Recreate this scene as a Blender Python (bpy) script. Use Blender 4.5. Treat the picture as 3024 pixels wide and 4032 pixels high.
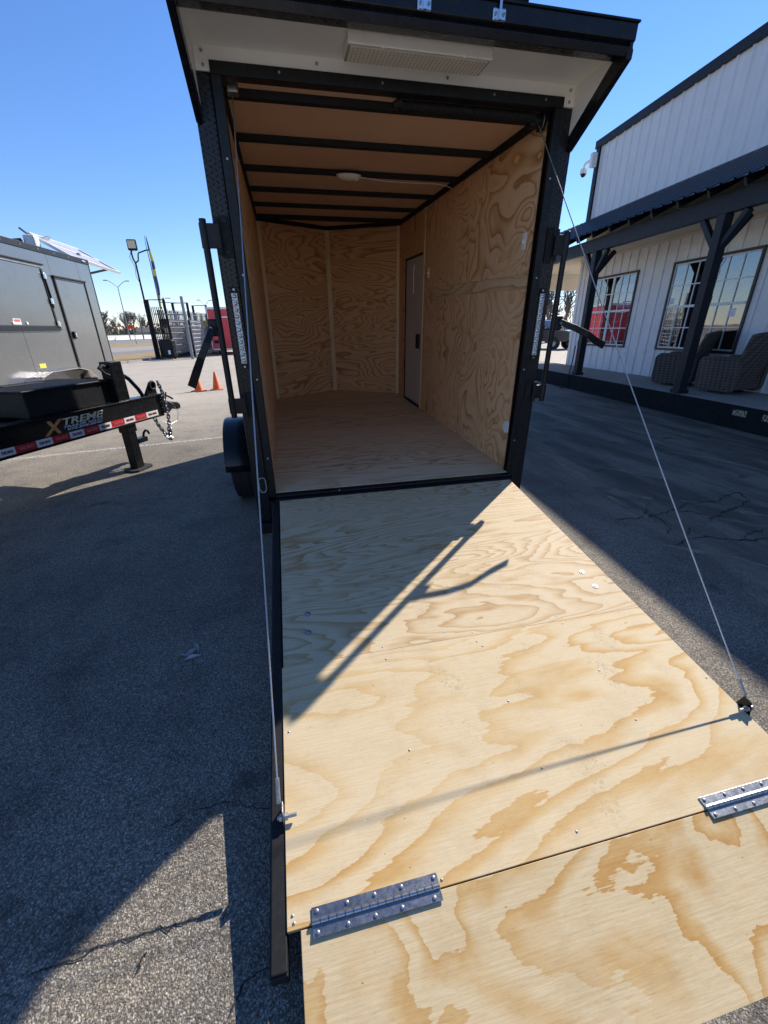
import bpy, math, random
from mathutils import Vector, Matrix
R = math.radians
for o in list(bpy.data.objects):
    bpy.data.objects.remove(o)
sc = bpy.context.scene
COL = sc.collection

# ------------------------------------------------------------------ camera
CAM = Vector((-0.70685, -2.76334, 1.46422))
cR = Vector((0.975662, -0.218820, -0.014183)); cU = Vector((0.101291, 0.392377, 0.914210)); cF = Vector((0.194482, 0.893397, -0.404992))
cd = bpy.data.cameras.new('camera'); cam = bpy.data.objects.new('camera', cd); COL.objects.link(cam)
cd.sensor_fit = 'VERTICAL'; cd.sensor_height = 24.0; cd.lens = 24.0 * 1628.555 / 4032.0
cd.clip_start = 0.02; cd.clip_end = 3000
m4 = Matrix((cR, cU, -cF)).transposed().to_4x4(); m4.translation = CAM
cam.matrix_world = m4
sc.camera = cam
# ------------------------------------------------------------------ light
SUN_EL, SUN_AZ = R(36.6), R(50.0)          # azimuth measured from +Y towards +X
w = bpy.data.worlds.new('World'); sc.world = w; w.use_nodes = True
nt = w.node_tree
sky = nt.nodes.new('ShaderNodeTexSky'); sky.sky_type = 'NISHITA'; sky.sun_disc = False
sky.sun_elevation = SUN_EL; sky.sun_rotation = SUN_AZ; sky.air_density = 1.0; sky.dust_density = 0.0; sky.ozone_density = 5.0
bg = nt.nodes['Background']; bg.inputs[1].default_value = 0.122
hs_ = nt.nodes.new('ShaderNodeHueSaturation'); hs_.inputs['Saturation'].default_value = 1.12
wb = nt.nodes.new('ShaderNodeMix'); wb.data_type = 'RGBA'; wb.blend_type = 'MULTIPLY'; wb.inputs[0].default_value = 1.0; wb.inputs[7].default_value = (1.0, .95, 1.07, 1)   # camera white balance
nt.links.new(sky.outputs[0], hs_.inputs['Color']); nt.links.new(hs_.outputs[0], wb.inputs[6]); nt.links.new(wb.outputs[2], bg.inputs[0])
sd = bpy.data.lights.new('sun', 'SUN'); sd.energy = 5.0; sd.angle = R(0.53); sd.color = (1.0, 0.93, 0.82)
so = bpy.data.objects.new('sun', sd); COL.objects.link(so)
sv = Vector((math.cos(SUN_EL) * math.sin(SUN_AZ), math.cos(SUN_EL) * math.cos(SUN_AZ), math.sin(SUN_EL)))
so.rotation_euler = sv.to_track_quat('Z', 'Y').to_euler(); so.location = (20, 20, 30)
sc.view_settings.view_transform = 'Standard'; sc.view_settings.look = 'None'
sc.view_settings.exposure = 0.56; sc.view_settings.gamma = 1.0
sc.cycles.max_bounces = 8; sc.cycles.diffuse_bounces = 5; sc.cycles.glossy_bounces = 3; sc.cycles.transparent_max_bounces = 8
sc.cycles.use_denoising = True
sc.cycles.sample_clamp_indirect = 8.0

# ------------------------------------------------------------------ measuring helpers (photo pixel -> point)
FP = 1628.555
def ray(u, v): return cR * ((u - 1512) / FP) + cU * ((2016 - v) / FP) + cF
def gnd(u, v, z=0.0):
    d = ray(u, v); return CAM + d * ((z - CAM.z) / d.z)
def far(u, v, dist):
    d = ray(u, v); return CAM + d * (dist / math.hypot(d.x, d.y))

# ------------------------------------------------------------------ node helpers
def newmat(name):
    m = bpy.data.materials.new(name); m.use_nodes = True
    return m, m.node_tree, m.node_tree.nodes['Principled BSDF']
def nd(t, kind, **kw):
    n = t.nodes.new(kind)
    for k, v in kw.items():
        if k.startswith('_'): setattr(n, k[1:], v)
        else: n.inputs[k.replace('__', ' ')].default_value = v
    return n
def lk(t, a, b): t.links.new(a, b)
def ma(t, op, a, b=None, c=None, clamp=False):
    n = t.nodes.new('ShaderNodeMath'); n.operation = op; n.use_clamp = clamp
    for i, x in enumerate((a, b, c)):
        if x is None: continue
        if isinstance(x, (int, float)): n.inputs[i].default_value = x
        else: t.links.new(x, n.inputs[i])
    return n.outputs[0]
def mixc(t, fac, a, b, mode='MIX'):
    n = t.nodes.new('ShaderNodeMix'); n.data_type = 'RGBA'; n.blend_type = mode; n.clamp_factor = True
    for s, x in ((0, fac), (6, a), (7, b)):
        if isinstance(x, (int, float)): n.inputs[s].default_value = x
        elif isinstance(x, tuple): n.inputs[s].default_value = x if len(x) == 4 else (*x, 1)
        else: t.links.new(x, n.inputs[s])
    return n.outputs[2]
def ramp(t, x, stops, interp='LINEAR'):
    n = t.nodes.new('ShaderNodeValToRGB'); cr = n.color_ramp; cr.interpolation = interp
    while len(cr.elements) < len(stops): cr.elements.new(0.5)
    for e, (p, c) in zip(cr.elements, stops):
        e.position = p
        e.color = (c, c, c, 1) if isinstance(c, (int, float)) else (*c, 1)
    t.links.new(x, n.inputs[0])
    return n.outputs[0]
def noise(t, vec, scale, detail=3, rough=.55, dist=0.0):
    n = t.nodes.new('ShaderNodeTexNoise')
    n.inputs['Scale'].default_value = scale; n.inputs['Detail'].default_value = detail
    n.inputs['Roughness'].default_value = rough; n.inputs['Distortion'].default_value = dist
    t.links.new(vec, n.inputs['Vector'])
    return n.outputs[0]
def voro(t, vec, scale, feature='F1', rnd=1.0):
    n = t.nodes.new('ShaderNodeTexVoronoi'); n.feature = feature
    n.inputs['Scale'].default_value = scale; n.inputs['Randomness'].default_value = rnd
    t.links.new(vec, n.inputs['Vector'])
    return n
def coords(t, which='Object'):
    return t.nodes.new('ShaderNodeTexCoord').outputs[which]
def mapv(t, vec, loc=(0, 0, 0), rot=(0, 0, 0), scale=(1, 1, 1)):
    n = t.nodes.new('ShaderNodeMapping')
    n.inputs['Location'].default_value = loc; n.inputs['Rotation'].default_value = rot; n.inputs['Scale'].default_value = scale
    t.links.new(vec, n.inputs['Vector'])
    return n.outputs[0]
def bump(t, h, strength, dist, b):
    n = t.nodes.new('ShaderNodeBump'); n.inputs['Strength'].default_value = strength; n.inputs['Distance'].default_value = dist
    t.links.new(h, n.inputs['Height']); t.links.new(n.outputs[0], b.inputs['Normal'])
def sepxyz(t, v):
    n = t.nodes.new('ShaderNodeSeparateXYZ'); t.links.new(v, n.inputs[0]); return n.outputs
def comb(t, a, b, c):
    n = t.nodes.new('ShaderNodeCombineXYZ')
    for i, x in enumerate((a, b, c)):
        if isinstance(x, (int, float)): n.inputs[i].default_value = x
        else: t.links.new(x, n.inputs[i])
    return n.outputs[0]

def plain(name, col, rough=.5, metal=0.0, spec=.5, var=0.08, vscale=8.0, bmp=0.0, bscale=80.0, coat=0.0, dirt=None):
    """Painted / plastic / metal surface with slight tonal and gloss variation."""
    m, t, b = newmat(name)
    v = coords(t)
    n1 = noise(t, v, vscale, 4, .6)
    lo = tuple(c * (1 - var) for c in col); hi = tuple(min(1, c * (1 + var)) for c in col)
    c = ramp(t, n1, [(.3, lo), (.7, hi)])
    if dirt:
        n2 = noise(t, v, vscale * 2.7, 6, .7)
        c = mixc(t, ramp(t, n2, [(.5, 0.0), (.75, dirt[1])]), c, dirt[0])
    lk(t, c, b.inputs['Base Color'])
    r = ramp(t, noise(t, v, vscale * 3, 4, .6), [(.3, max(.02, rough * .85)), (.7, min(1, rough * 1.2))])
    lk(t, r, b.inputs['Roughness'])
    b.inputs['Metallic'].default_value = metal; b.inputs['Specular IOR Level'].default_value = spec
    b.inputs['Coat Weight'].default_value = coat; b.inputs['Coat Roughness'].default_value = .08
    if bmp: bump(t, noise(t, v, bscale, 3), bmp, .003, b)
    return m

def plywood(name, gt='xy', scale=1.3, stretch=3.5, K=7.0, light=(.66, .49, .29), mid=(.55, .36, .17), dark=(.40, .205, .075),
            seed=0.0, ragged=.22, fib=.35, grey=0.0, prints=(), dustc=(.40, .31, .19), contrast=1.0, warp=.5, sel0=.18, det=5):
    """Rotary-cut pine veneer: growth rings cut at a glancing angle, sharp on one side and fading on the other."""
    m, t, b = newmat(name)
    s = dict(zip('xyz', sepxyz(t, coords(t))))
    g, tr = s[gt[0]], s[gt[1]]
    vec = comb(t, ma(t, 'DIVIDE', g, stretch), tr, seed)
    n1 = noise(t, vec, scale, det, .45, warp)
    fv = comb(t, ma(t, 'MULTIPLY', g, .045), tr, seed + 3.1)
    f1 = noise(t, fv, 190, 5, .72)
    f2 = noise(t, comb(t, ma(t, 'MULTIPLY', g, .12), tr, seed + 9), 420, 2, .6)
    rg = noise(t, comb(t, ma(t, 'MULTIPLY', g, .30), tr, seed + 5), 48, 3, .6)
    h = ma(t, 'MULTIPLY', n1, K)
    h = ma(t, 'ADD', h, ma(t, 'MULTIPLY', ma(t, 'SUBTRACT', rg, .5), ragged))
    h = ma(t, 'ADD', h, ma(t, 'MULTIPLY', ma(t, 'SUBTRACT', f1, .5), ragged * .6))
    fr = ma(t, 'FRACT', h)
    band = ramp(t, fr, [(0.0, .03), (.40, .0), (.60, .26), (.80, .62), (.95, .95), (.988, 1.0), (1.0, .03)])
    band = ma(t, 'MULTIPLY', band, contrast)
    # which rings are strong differs from place to place
    sel = ramp(t, noise(t, vec, scale * .9 + .35, 1, .5), [(.40, sel0), (.58, 1.0)])
    band = ma(t, 'MULTIPLY', band, sel, clamp=True)
    c = ramp(t, band, [(0.0, light), (.5, mid), (1.0, dark)])
    c = mixc(t, ma(t, 'MULTIPLY', ramp(t, f1, [(.35, 1.0), (.62, 0.0)]), fib), c, mixc(t, 1.0, c, (.74, .62, .48), 'MULTIPLY'))
    c = mixc(t, ma(t, 'MULTIPLY', ramp(t, f2, [(.28, 1.0), (.40, 0.0)]), .35), c, mixc(t, 1.0, c, (.55, .42, .30), 'MULTIPLY'))
    lg = noise(t, vec, scale * 2.1, 2)
    c = mixc(t, .55, c, mixc(t, ramp(t, lg, [(.3, 0.0), (.7, 1.0)]), (.93, .90, .84), (1.0, 1.0, 1.0)), 'MULTIPLY')
    if grey: c = mixc(t, grey, c, (.34, .29, .235))
    # grime and a few knots/specks
    gr = noise(t, comb(t, g, tr, seed + 1), 7, 6, .7)
    c = mixc(t, ramp(t, gr, [(.48, 0.0), (.76, .42)]), c, mixc(t, 1.0, c, (.72, .66, .6), 'MULTIPLY'))
    sp = voro(t, comb(t, ma(t, 'MULTIPLY', g, .5), tr, seed), 26)
    c = mixc(t, ma(t, 'MULTIPLY', ma(t, 'LESS_THAN', sp.outputs['Distance'], .045), .55), c, (.10, .06, .035))
    if prints:
        base = coords(t)
        acc = None
        for (px, py, ang, kx, ky, cell, amt) in prints:
            lv = mapv(t, base, loc=(0, 0, 0))
            sub = t.nodes.new('ShaderNodeVectorMath'); sub.operation = 'SUBTRACT'
            lk(t, lv, sub.inputs[0]); sub.inputs[1].default_value = (px, py, 0)
            rv = mapv(t, sub.outputs[0], rot=(0, 0, ang))
            q = sepxyz(t, rv)
            ex = ma(t, 'DIVIDE', q[0], kx); ey = ma(t, 'DIVIDE', q[1], ky)
            d = ma(t, 'ADD', ma(t, 'MULTIPLY', ex, ex), ma(t, 'MULTIPLY', ey, ey))
            msk = ramp(t, d, [(.35, 1.0), (1.0, 0.0)])
            vz = voro(t, rv, cell, 'DISTANCE_TO_EDGE')
            lug = ramp(t, vz.outputs['Distance'], [(.08, 0.0), (.16, 1.0)])
            part = ramp(t, noise(t, rv, 30, 2), [(.34, 0.0), (.62, 1.0)])
            a = ma(t, 'MULTIPLY', ma(t, 'MULTIPLY', msk, lug), ma(t, 'MULTIPLY', part, amt * .55))
            acc = a if acc is None else ma(t, 'MAXIMUM', acc, a)
        c = mixc(t, acc, c, dustc)
    lk(t, c, b.inputs['Base Color'])
    lk(t, ramp(t, f1, [(.3, .62), (.7, .8)]), b.inputs['Roughness'])
    b.inputs['Specular IOR Level'].default_value = .3
    bump(t, f1, .22, .0012, b)
    return m

# ------------------------------------------------------------------ materials
M = {}
M['ply_ramp_upper'] = plywood('ply_ramp_upper', 'xy', 1.9, 6.0, 44, seed=4.3, light=(.645, .53, .355), mid=(.55, .40, .225), dark=(.42, .26, .11), contrast=1.0, fib=.45, sel0=.5,
      prints=[(.20, -.95, .3, .14, .07, 60, .8), (.45, -.75, 1.2, .13, .06, 70, .7), (-.19, -1.12, 1.4, .15, .06, 55, .5), (.55, -1.15, .2, .10, .05, 60, .4)])
M['ply_ramp_lower'] = plywood('ply_ramp_lower', 'xy', 1.7, 4.6, 19, seed=11.7, light=(.655, .54, .355), mid=(.60, .43, .21), dark=(.53, .315, .105), fib=.4, ragged=.30,
      prints=[(.137, -1.891, .5, .11, .055, 80, .95), (.06, -1.627, 1.0, .12, .055, 75, .85), (.44, -1.633, 1.2, .13, .05, 48, .95), (-.207, -1.528, .9, .12, .05, 46, .95),
              (.545, -1.471, 1.3, .10, .05, 40, .85), (-.20, -1.74, 1.0, .10, .05, 75, .45), (.13, -2.02, 1.5, .13, .05, 52, .8), (-.475, -1.96, .4, .12, .05, 90, .35), (.13, -1.44, .2, .12, .05, 55, .5)])
M['ply_flap'] = plywood('ply_flap', 'xy', 2.0, 1.35, 11, seed=21.2, light=(.64, .52, .325), mid=(.57, .39, .175), dark=(.50, .285, .09), fib=.55, ragged=.34)
M['ply_wall'] = plywood('ply_wall', 'zy', 1.45, 1.3, 21, seed=2.2, light=(.84, .545, .315), mid=(.72, .415, .20), dark=(.45, .205, .07), ragged=.20, fib=.35, sel0=.5, det=2.5, warp=.9)
M['ply_wall_b'] = plywood('ply_wall_b', 'zy', 1.5, 1.2, 21, seed=8.9, light=(.84, .545, .315), mid=(.72, .415, .20), dark=(.45, .205, .07), ragged=.20, fib=.35, sel0=.5, det=2.5, warp=.9)
M['ply_nose'] = plywood('ply_nose', 'xz', 2.0, 3.4, 30, seed=6.1, light=(.80, .49, .27), mid=(.65, .345, .155), dark=(.38, .165, .055), ragged=.24, fib=.3, sel0=.85, det=3)
M['ply_nose_b'] = plywood('ply_nose_b', 'xz', 1.9, 4.2, 34, seed=14.6, light=(.80, .49, .27), mid=(.65, .345, .155), dark=(.40, .175, .06), ragged=.22, fib=.3, sel0=.85, det=3)
M['ply_floor'] = plywood('ply_floor', 'xy', 1.7, 8.0, 40, seed=17.3, light=(.80, .645, .43), mid=(.69, .495, .28), dark=(.48, .29, .125), contrast=1.0, fib=.4, sel0=.5)
M['pine_trim'] = plywood('pine_trim', 'zx', 3.0, 9.0, 10, seed=30.2, light=(.86, .66, .42), mid=(.78, .55, .31), dark=(.64, .41, .20), contrast=.6)
M['ply_strip'] = plywood('ply_strip', 'yz', 2.0, 5.0, 16, seed=40.4, light=(.76, .54, .33), mid=(.66, .42, .22), dark=(.52, .29, .12))
M['ply_edge'] = plain('ply_edge', (.50, .36, .21), .8, var=.2, vscale=60)
def luan():
    m, t, b = newmat('luan_ceiling')
    v = coords(t); s = sepxyz(t, v)
    f = noise(t, comb(t, ma(t, 'MULTIPLY', s[0], .08), s[1], 1.0), 160, 3, .6)
    n = noise(t, v, 2.2, 3)
    c = ramp(t, n, [(.3, (.74, .445, .27)), (.7, (.81, .51, .32))])
    c = mixc(t, ramp(t, f, [(.35, .35), (.6, 0.0)]), c, (.52, .32, .19))
    lk(t, c, b.inputs['Base Color']); b.inputs['Roughness'].default_value = .75
    return m
M['luan'] = luan()
M['black_paint'] = plain('black_paint', (.007, .008, .010), .38, spec=.28, var=.25, vscale=14, bmp=.08, bscale=240, dirt=((.05, .046, .04), .35))
M['black_gloss'] = plain('black_gloss', (.006, .007, .009), .28, spec=.3, var=.25, vscale=9, coat=.08, dirt=((.05, .046, .04), .25))
M['black_tread'] = plain('black_tread', (.009, .009, .011), .3, spec=.35, var=.3, vscale=20, bmp=.15, bscale=60, dirt=((.07, .062, .05), .45))
M['led_dash'] = plain('led_dash', (.36, .33, .27), .5)
M['black_flat'] = plain('black_flat', (.010, .010, .011), .66, spec=.3, var=.25, vscale=18, dirt=((.05, .046, .04), .3))
M['rubber'] = plain('rubber', (.018, .018, .019), .78, var=.25, vscale=30, bmp=.25, bscale=120, dirt=((.06, .052, .042), .5))
M['steel'] = plain('steel', (.50, .50, .50), .32, 1.0, var=.18, vscale=40, bmp=.06, bscale=300, dirt=((.22, .20, .18), .5))
M['steel_dark'] = plain('steel_dark', (.30, .31, .33), .36, 1.0, var=.2, vscale=30, bmp=.10, bscale=260, dirt=((.16, .15, .14), .6))
M['zinc'] = plain('zinc', (.40, .40, .40), .5, 1.0, var=.2, vscale=80)
M['galv'] = plain('galv', (.25, .26, .27), .5, .6, var=.2, vscale=6)
M['cable'] = plain('cable', (.52, .52, .51), .4, .85, var=.2, vscale=200)
M['white_soffit'] = plain('white_soffit', (.85, .84, .80), .42, var=.04, vscale=3)
M['white_plastic'] = plain('white_plastic', (.80, .78, .74), .4, var=.05)
M['cream_lens'] = plain('cream_lens', (.80, .77, .68), .35, var=.06, vscale=30)
M['door_skin'] = plain('door_skin', (.62, .56, .53), .5, var=.05, vscale=3)
M['white_paint'] = plain('white_paint', (.74, .74, .735), .5, var=.06, vscale=3, bmp=.05, bscale=90)
M['white_siding'] = plain('white_siding', (.66, .67, .68), .38, var=.05, vscale=2)
M['cream_paint'] = plain('cream_paint', (.62, .555, .45), .6, var=.05, vscale=3)
M['white_trim'] = plain('white_trim', (.74, .75, .75), .4, var=.04)
M['charcoal_trim'] = plain('charcoal_trim', (.013, .017, .024), .5, spec=.25, var=.15, vscale=5)
M['roof_sheet'] = plain('roof_sheet', (.035, .045, .060), .33, var=.12, vscale=4)
M['kerb_black'] = plain('kerb_black', (.009, .013, .015), .8, spec=.15, var=.3, vscale=6, bmp=.2, bscale=50)
M['brown_frame'] = plain('brown_frame', (.035, .030, .030), .45, var=.15)
M['room_dark'] = plain('room_dark', (.03, .028, .026), .9, var=.2)
M['grey_skin'] = plain('grey_skin', (.19, .19, .19), .24, .5, var=.05, vscale=2.5, coat=.25, bmp=.5, bscale=1.7)
M['toolbox'] = plain('toolbox', (.012, .013, .015), .42, spec=.3, var=.2, vscale=10)
M['chrome'] = plain('chrome', (.7, .7, .7), .18, 1.0, var=.08)
M['red_paint'] = plain('red_paint', (.62, .03, .05), .35, var=.08, vscale=2, coat=.2)
M['red_vinyl'] = plain('red_vinyl', (.80, .035, .055), .4, var=.1)
M['orange'] = plain('orange', (.82, .16, .035), .5, var=.12, vscale=12)
M['orange_sign'] = plain('orange_sign', (.85, .12, .03), .5, var=.04)
M['wicker_cushion'] = plain('wicker_cushion', (.10, .095, .11), .85, var=.12, vscale=30, bmp=.2, bscale=220)
M['flag_blue'] = plain('flag_blue', (.05, .07, .20), .7, var=.1)
M['flag_yellow'] = plain('flag_yellow', (.75, .60, .05), .7, var=.1)
M['yellow'] = plain('yellow', (.75, .62, .05), .5, var=.1)
M['print_white'] = plain('print_white', (.75, .75, .76), .45, var=.05)
M['print_red'] = plain('print_red', (.55, .02, .03), .4, var=.06)
M['print_dark_red'] = plain('print_dark_red', (.30, .02, .03), .5, var=.05)
M['print_faint'] = plain('print_faint', (.60, .20, .20), .5, var=.05)
M['print_orange'] = plain('print_orange', (.70, .30, .10), .4, .0, var=.3, vscale=9)
M['print_gold'] = plain('print_gold', (.78, .70, .50), .4, .0, var=.3, vscale=9)
M['print_ice'] = plain('print_ice', (.60, .66, .80), .4, var=.1)
M['sticker_red'] = plain('sticker_red', (.60, .10, .08), .5)
M['solar'] = plain('solar', (.36, .36, .43), .5, .0, var=.08, vscale=3)
M['lamp_lens'] = plain('lamp_lens', (.62, .56, .40), .3, var=.05)
M['bark'] = plain('bark', (.15, .125, .105), .9, var=.25, vscale=3)
M['brush'] = plain('brush', (.20, .165, .135), .95, var=.35, vscale=.6)
M['hedge'] = plain('hedge', (.045, .085, .045), .9, var=.3, vscale=.4)
M['barrier'] = plain('barrier', (.80, .795, .77), .7, var=.06, vscale=.3)
M['far_wall'] = plain('far_wall', (.38, .37, .36), .8, var=.1)
M['far_roof'] = plain('far_roof', (.14, .13, .125), .8, var=.1)
M['leaf'] = plain('leaf', (.34, .35, .33), .7, var=.2, vscale=60)
M['tar'] = plain('tar', (.012, .012, .013), .8, var=.3, vscale=20)
M['poster'] = plain('poster', (.36, .46, .78), .35, var=.05)
M['truck_paint'] = plain('truck_paint', (.012, .015, .022), .2, .2, var=.1, coat=.6)
M['tinted'] = plain('tinted', (.01, .012, .014), .06, var=.1)

def asphalt():
    m, t, b = newmat('asphalt')
    v = coords(t)
    s = sepxyz(t, v)
    dv = t.nodes.new('ShaderNodeVectorMath'); dv.operation = 'MULTIPLY_ADD'; nv3 = t.nodes.new('ShaderNodeTexNoise'); nv3.inputs['Scale'].default_value = 120; lk(t, v, nv3.inputs['Vector'])
    lk(t, nv3.outputs['Color'], dv.inputs[0]); dv.inputs[1].default_value = (.010, .010, .010); lk(t, v, dv.inputs[2])
    v = dv.outputs[0]
    vz = voro(t, v, 195); vc = sepxyz(t, vz.outputs['Color'])
    v2 = voro(t, v, 330); vc2 = sepxyz(t, v2.outputs['Color'])
    pick = ma(t, 'MULTIPLY_ADD', vc[0], .65, ma(t, 'MULTIPLY', vc2[0], .35))
    stone = ramp(t, pick, [(0.08, (.105, .094, .082)), (.35, (.195, .177, .15)), (.62, (.30, .273, .232)), (.85, (.46, .425, .37)), (1.0, (.60, .57, .52))])
    tint = mixc(t, ramp(t, vc[1], [(.3, 0.0), (.8, .35)]), stone, mixc(t, 1.0, stone, (1.0, .82, .62), 'MULTIPLY'))
    gap = ramp(t, vz.outputs['Distance'], [(.40, 0.0), (.72, 1.0)])
    c = mixc(t, ma(t, 'MULTIPLY', gap, .7), tint, (.075, .068, .06))
    big = noise(t, v, .45, 5, .6)
    medn = noise(t, v, 2.6, 5, .65)
    c = mixc(t, .8, c, ramp(t, big, [(.3, (.55, .55, .56)), (.52, (.95, .95, .95)), (.70, (1.3, 1.26, 1.18))]), 'MULTIPLY')
    c = mixc(t, .9, c, ramp(t, medn, [(.28, (.58, .57, .58)), (.5, (1, 1, 1)), (.75, (1.2, 1.17, 1.1))]), 'MULTIPLY')
    # newer, darker seal coat on the drive beside the porch
    sx = ma(t, 'ADD', s[0], ma(t, 'MULTIPLY', ma(t, 'SUBTRACT', noise(t, v, 1.3, 4), .5), 1.1))
    seal = ramp(t, ma(t, 'DIVIDE', sx, 7.0), [(.20, 0.0), (.33, 1.0)])
    beyond = ramp(t, ma(t, 'DIVIDE', s[1], 20.0), [(.42, 1.0), (.62, 0.0)])
    dusty = ramp(t, noise(t, mapv(t, v, rot=(0, 0, R(-12)), scale=(2.6, .55, 1)), 1.1, 4, .6), [(.42, 0.0), (.62, .85)])
    sealc = mixc(t, dusty, mixc(t, .7, c, (.068, .053, .041)), mixc(t, .5, c, (.30, .235, .165)))
    c = mixc(t, ma(t, 'MULTIPLY', seal, beyond), c, sealc)
    # oil spots
    oil = noise(t, v, 3.3, 3, .5)
    c = mixc(t, ramp(t, oil, [(.66, 0.0), (.74, .55)]), c, (.03, .028, .026))
    # lot farther ahead is bleached
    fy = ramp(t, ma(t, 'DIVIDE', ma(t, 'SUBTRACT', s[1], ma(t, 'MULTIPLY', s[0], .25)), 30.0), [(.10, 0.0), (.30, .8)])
    fy = ma(t, 'MAXIMUM', fy, ramp(t, ma(t, 'DIVIDE', s[1], -30.0), [(.15, 0.0), (.32, .8)]))  # invented pale ground behind the camera, bounces light into trailer and canopy
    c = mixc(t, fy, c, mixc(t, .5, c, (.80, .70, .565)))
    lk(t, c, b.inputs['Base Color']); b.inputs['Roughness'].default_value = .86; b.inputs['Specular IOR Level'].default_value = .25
    hh = ma(t, 'SUBTRACT', 1.0, vz.outputs['Distance'])
    hh = ma(t, 'ADD', hh, ma(t, 'MULTIPLY', pick, .5))
    bump(t, hh, .8, .0035, b)
    return m
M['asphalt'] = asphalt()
def soil(name, a, bcol, scale):
    m, t, b = newmat(name); v = coords(t)
    n = noise(t, v, scale, 6, .7); n2 = noise(t, v, scale * 14, 4, .7)
    c = ramp(t, n, [(.3, a), (.7, bcol)])
    c = mixc(t, ramp(t, n2, [(.35, .5), (.65, 0.0)]), c, mixc(t, 1.0, c, (.55, .5, .45), 'MULTIPLY'))
    lk(t, c, b.inputs['Base Color']); b.inputs['Roughness'].default_value = .95
    bump(t, n2, .6, .03, b)
    return m
M['dry_grass'] = soil('dry_grass', (.27, .185, .085), (.40, .29, .15), .8)
M['road'] = soil('road', (.20, .19, .175), (.27, .255, .235), .15)
M['concrete'] = soil('concrete', (.30, .275, .24), (.38, .35, .305), 1.5)
M['terrain'] = soil('terrain', (.22, .17, .10), (.30, .24, .15), .05)
def worn_line():
    m, t, b = newmat('worn_line'); v = coords(t)
    b.inputs['Base Color'].default_value = (.62, .60, .56, 1); b.inputs['Roughness'].default_value = .8
    a = ramp(t, noise(t, v, 34, 5, .7), [(.40, 0.0), (.60, .75)])
    lk(t, a, b.inputs['Alpha'])
    return m
M['worn_line'] = worn_line()
def worn_kerb():
    m, t, b = newmat('worn_kerb'); v = coords(t)
    b.inputs['Base Color'].default_value = (.45, .42, .30, 1); b.inputs['Roughness'].default_value = .8
    lk(t, ramp(t, noise(t, v, 45, 5, .8), [(.46, 0.0), (.56, .9)]), b.inputs['Alpha'])
    return m
M['worn_kerb'] = worn_kerb()
def glass():
    m, t, b = newmat('window_glass')
    g = nd(t, 'ShaderNodeBsdfGlossy', Roughness=.015, Color=(.92, .96, 1, 1))
    tr = nd(t, 'ShaderNodeBsdfTransparent', Color=(.78, .80, .81, 1))
    mx = nd(t, 'ShaderNodeMixShader', Fac=.19)
    lk(t, tr.outputs[0], mx.inputs[1]); lk(t, g.outputs[0], mx.inputs[2])
    lk(t, mx.outputs[0], t.nodes['Material Output'].inputs[0])
    # float glass is never quite flat
    bp = nd(t, 'ShaderNodeBump', Strength=.05, Distance=.02); lk(t, noise(t, coords(t), 1.6, 2), bp.inputs['Height']); lk(t, bp.outputs[0], g.inputs['Normal'])
    return m
M['glass'] = glass()
def wicker():
    m, t, b = newmat('wicker'); v = coords(t); s = sepxyz(t, v)
    k = 42
    a = ma(t, 'SINE', ma(t, 'MULTIPLY', s[2], k * 3.1))
    c_ = ma(t, 'SINE', ma(t, 'MULTIPLY', ma(t, 'ADD', s[0], s[1]), k * 1.7))
    h = ma(t, 'MULTIPLY_ADD', ma(t, 'ADD', a, c_), .25, .5)
    c = ramp(t, h, [(0.1, (.040, .032, .028)), (.5, (.075, .062, .054)), (.9, (.120, .10, .088))])
    lk(t, c, b.inputs['Base Color']); b.inputs['Roughness'].default_value = .6
    bump(t, h, .8, .006, b)
    return m
M['wicker'] = wicker()
def led_lens():
    m, t, b = newmat('led_lens'); v = coords(t)
    vz = voro(t, v, 95); n = noise(t, v, 160, 3)
    c = ramp(t, n, [(.3, (.30, .31, .32)), (.7, (.62, .63, .64))])
    lk(t, c, b.inputs['Base Color']); b.inputs['Roughness'].default_value = .12; b.inputs['Metallic'].default_value = .55
    bump(t, vz.outputs['Distance'], .6, .004, b)
    return m
M['led_lens'] = led_lens()
def mesh_shade():
    return plain('windscreen', (.10, .10, .10), .9, var=.2, vscale=3)
M['galv_light'] = plain('galv_light', (.50, .51, .52), .5, .3, var=.15, vscale=3)
M['windscreen'] = mesh_shade()

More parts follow.
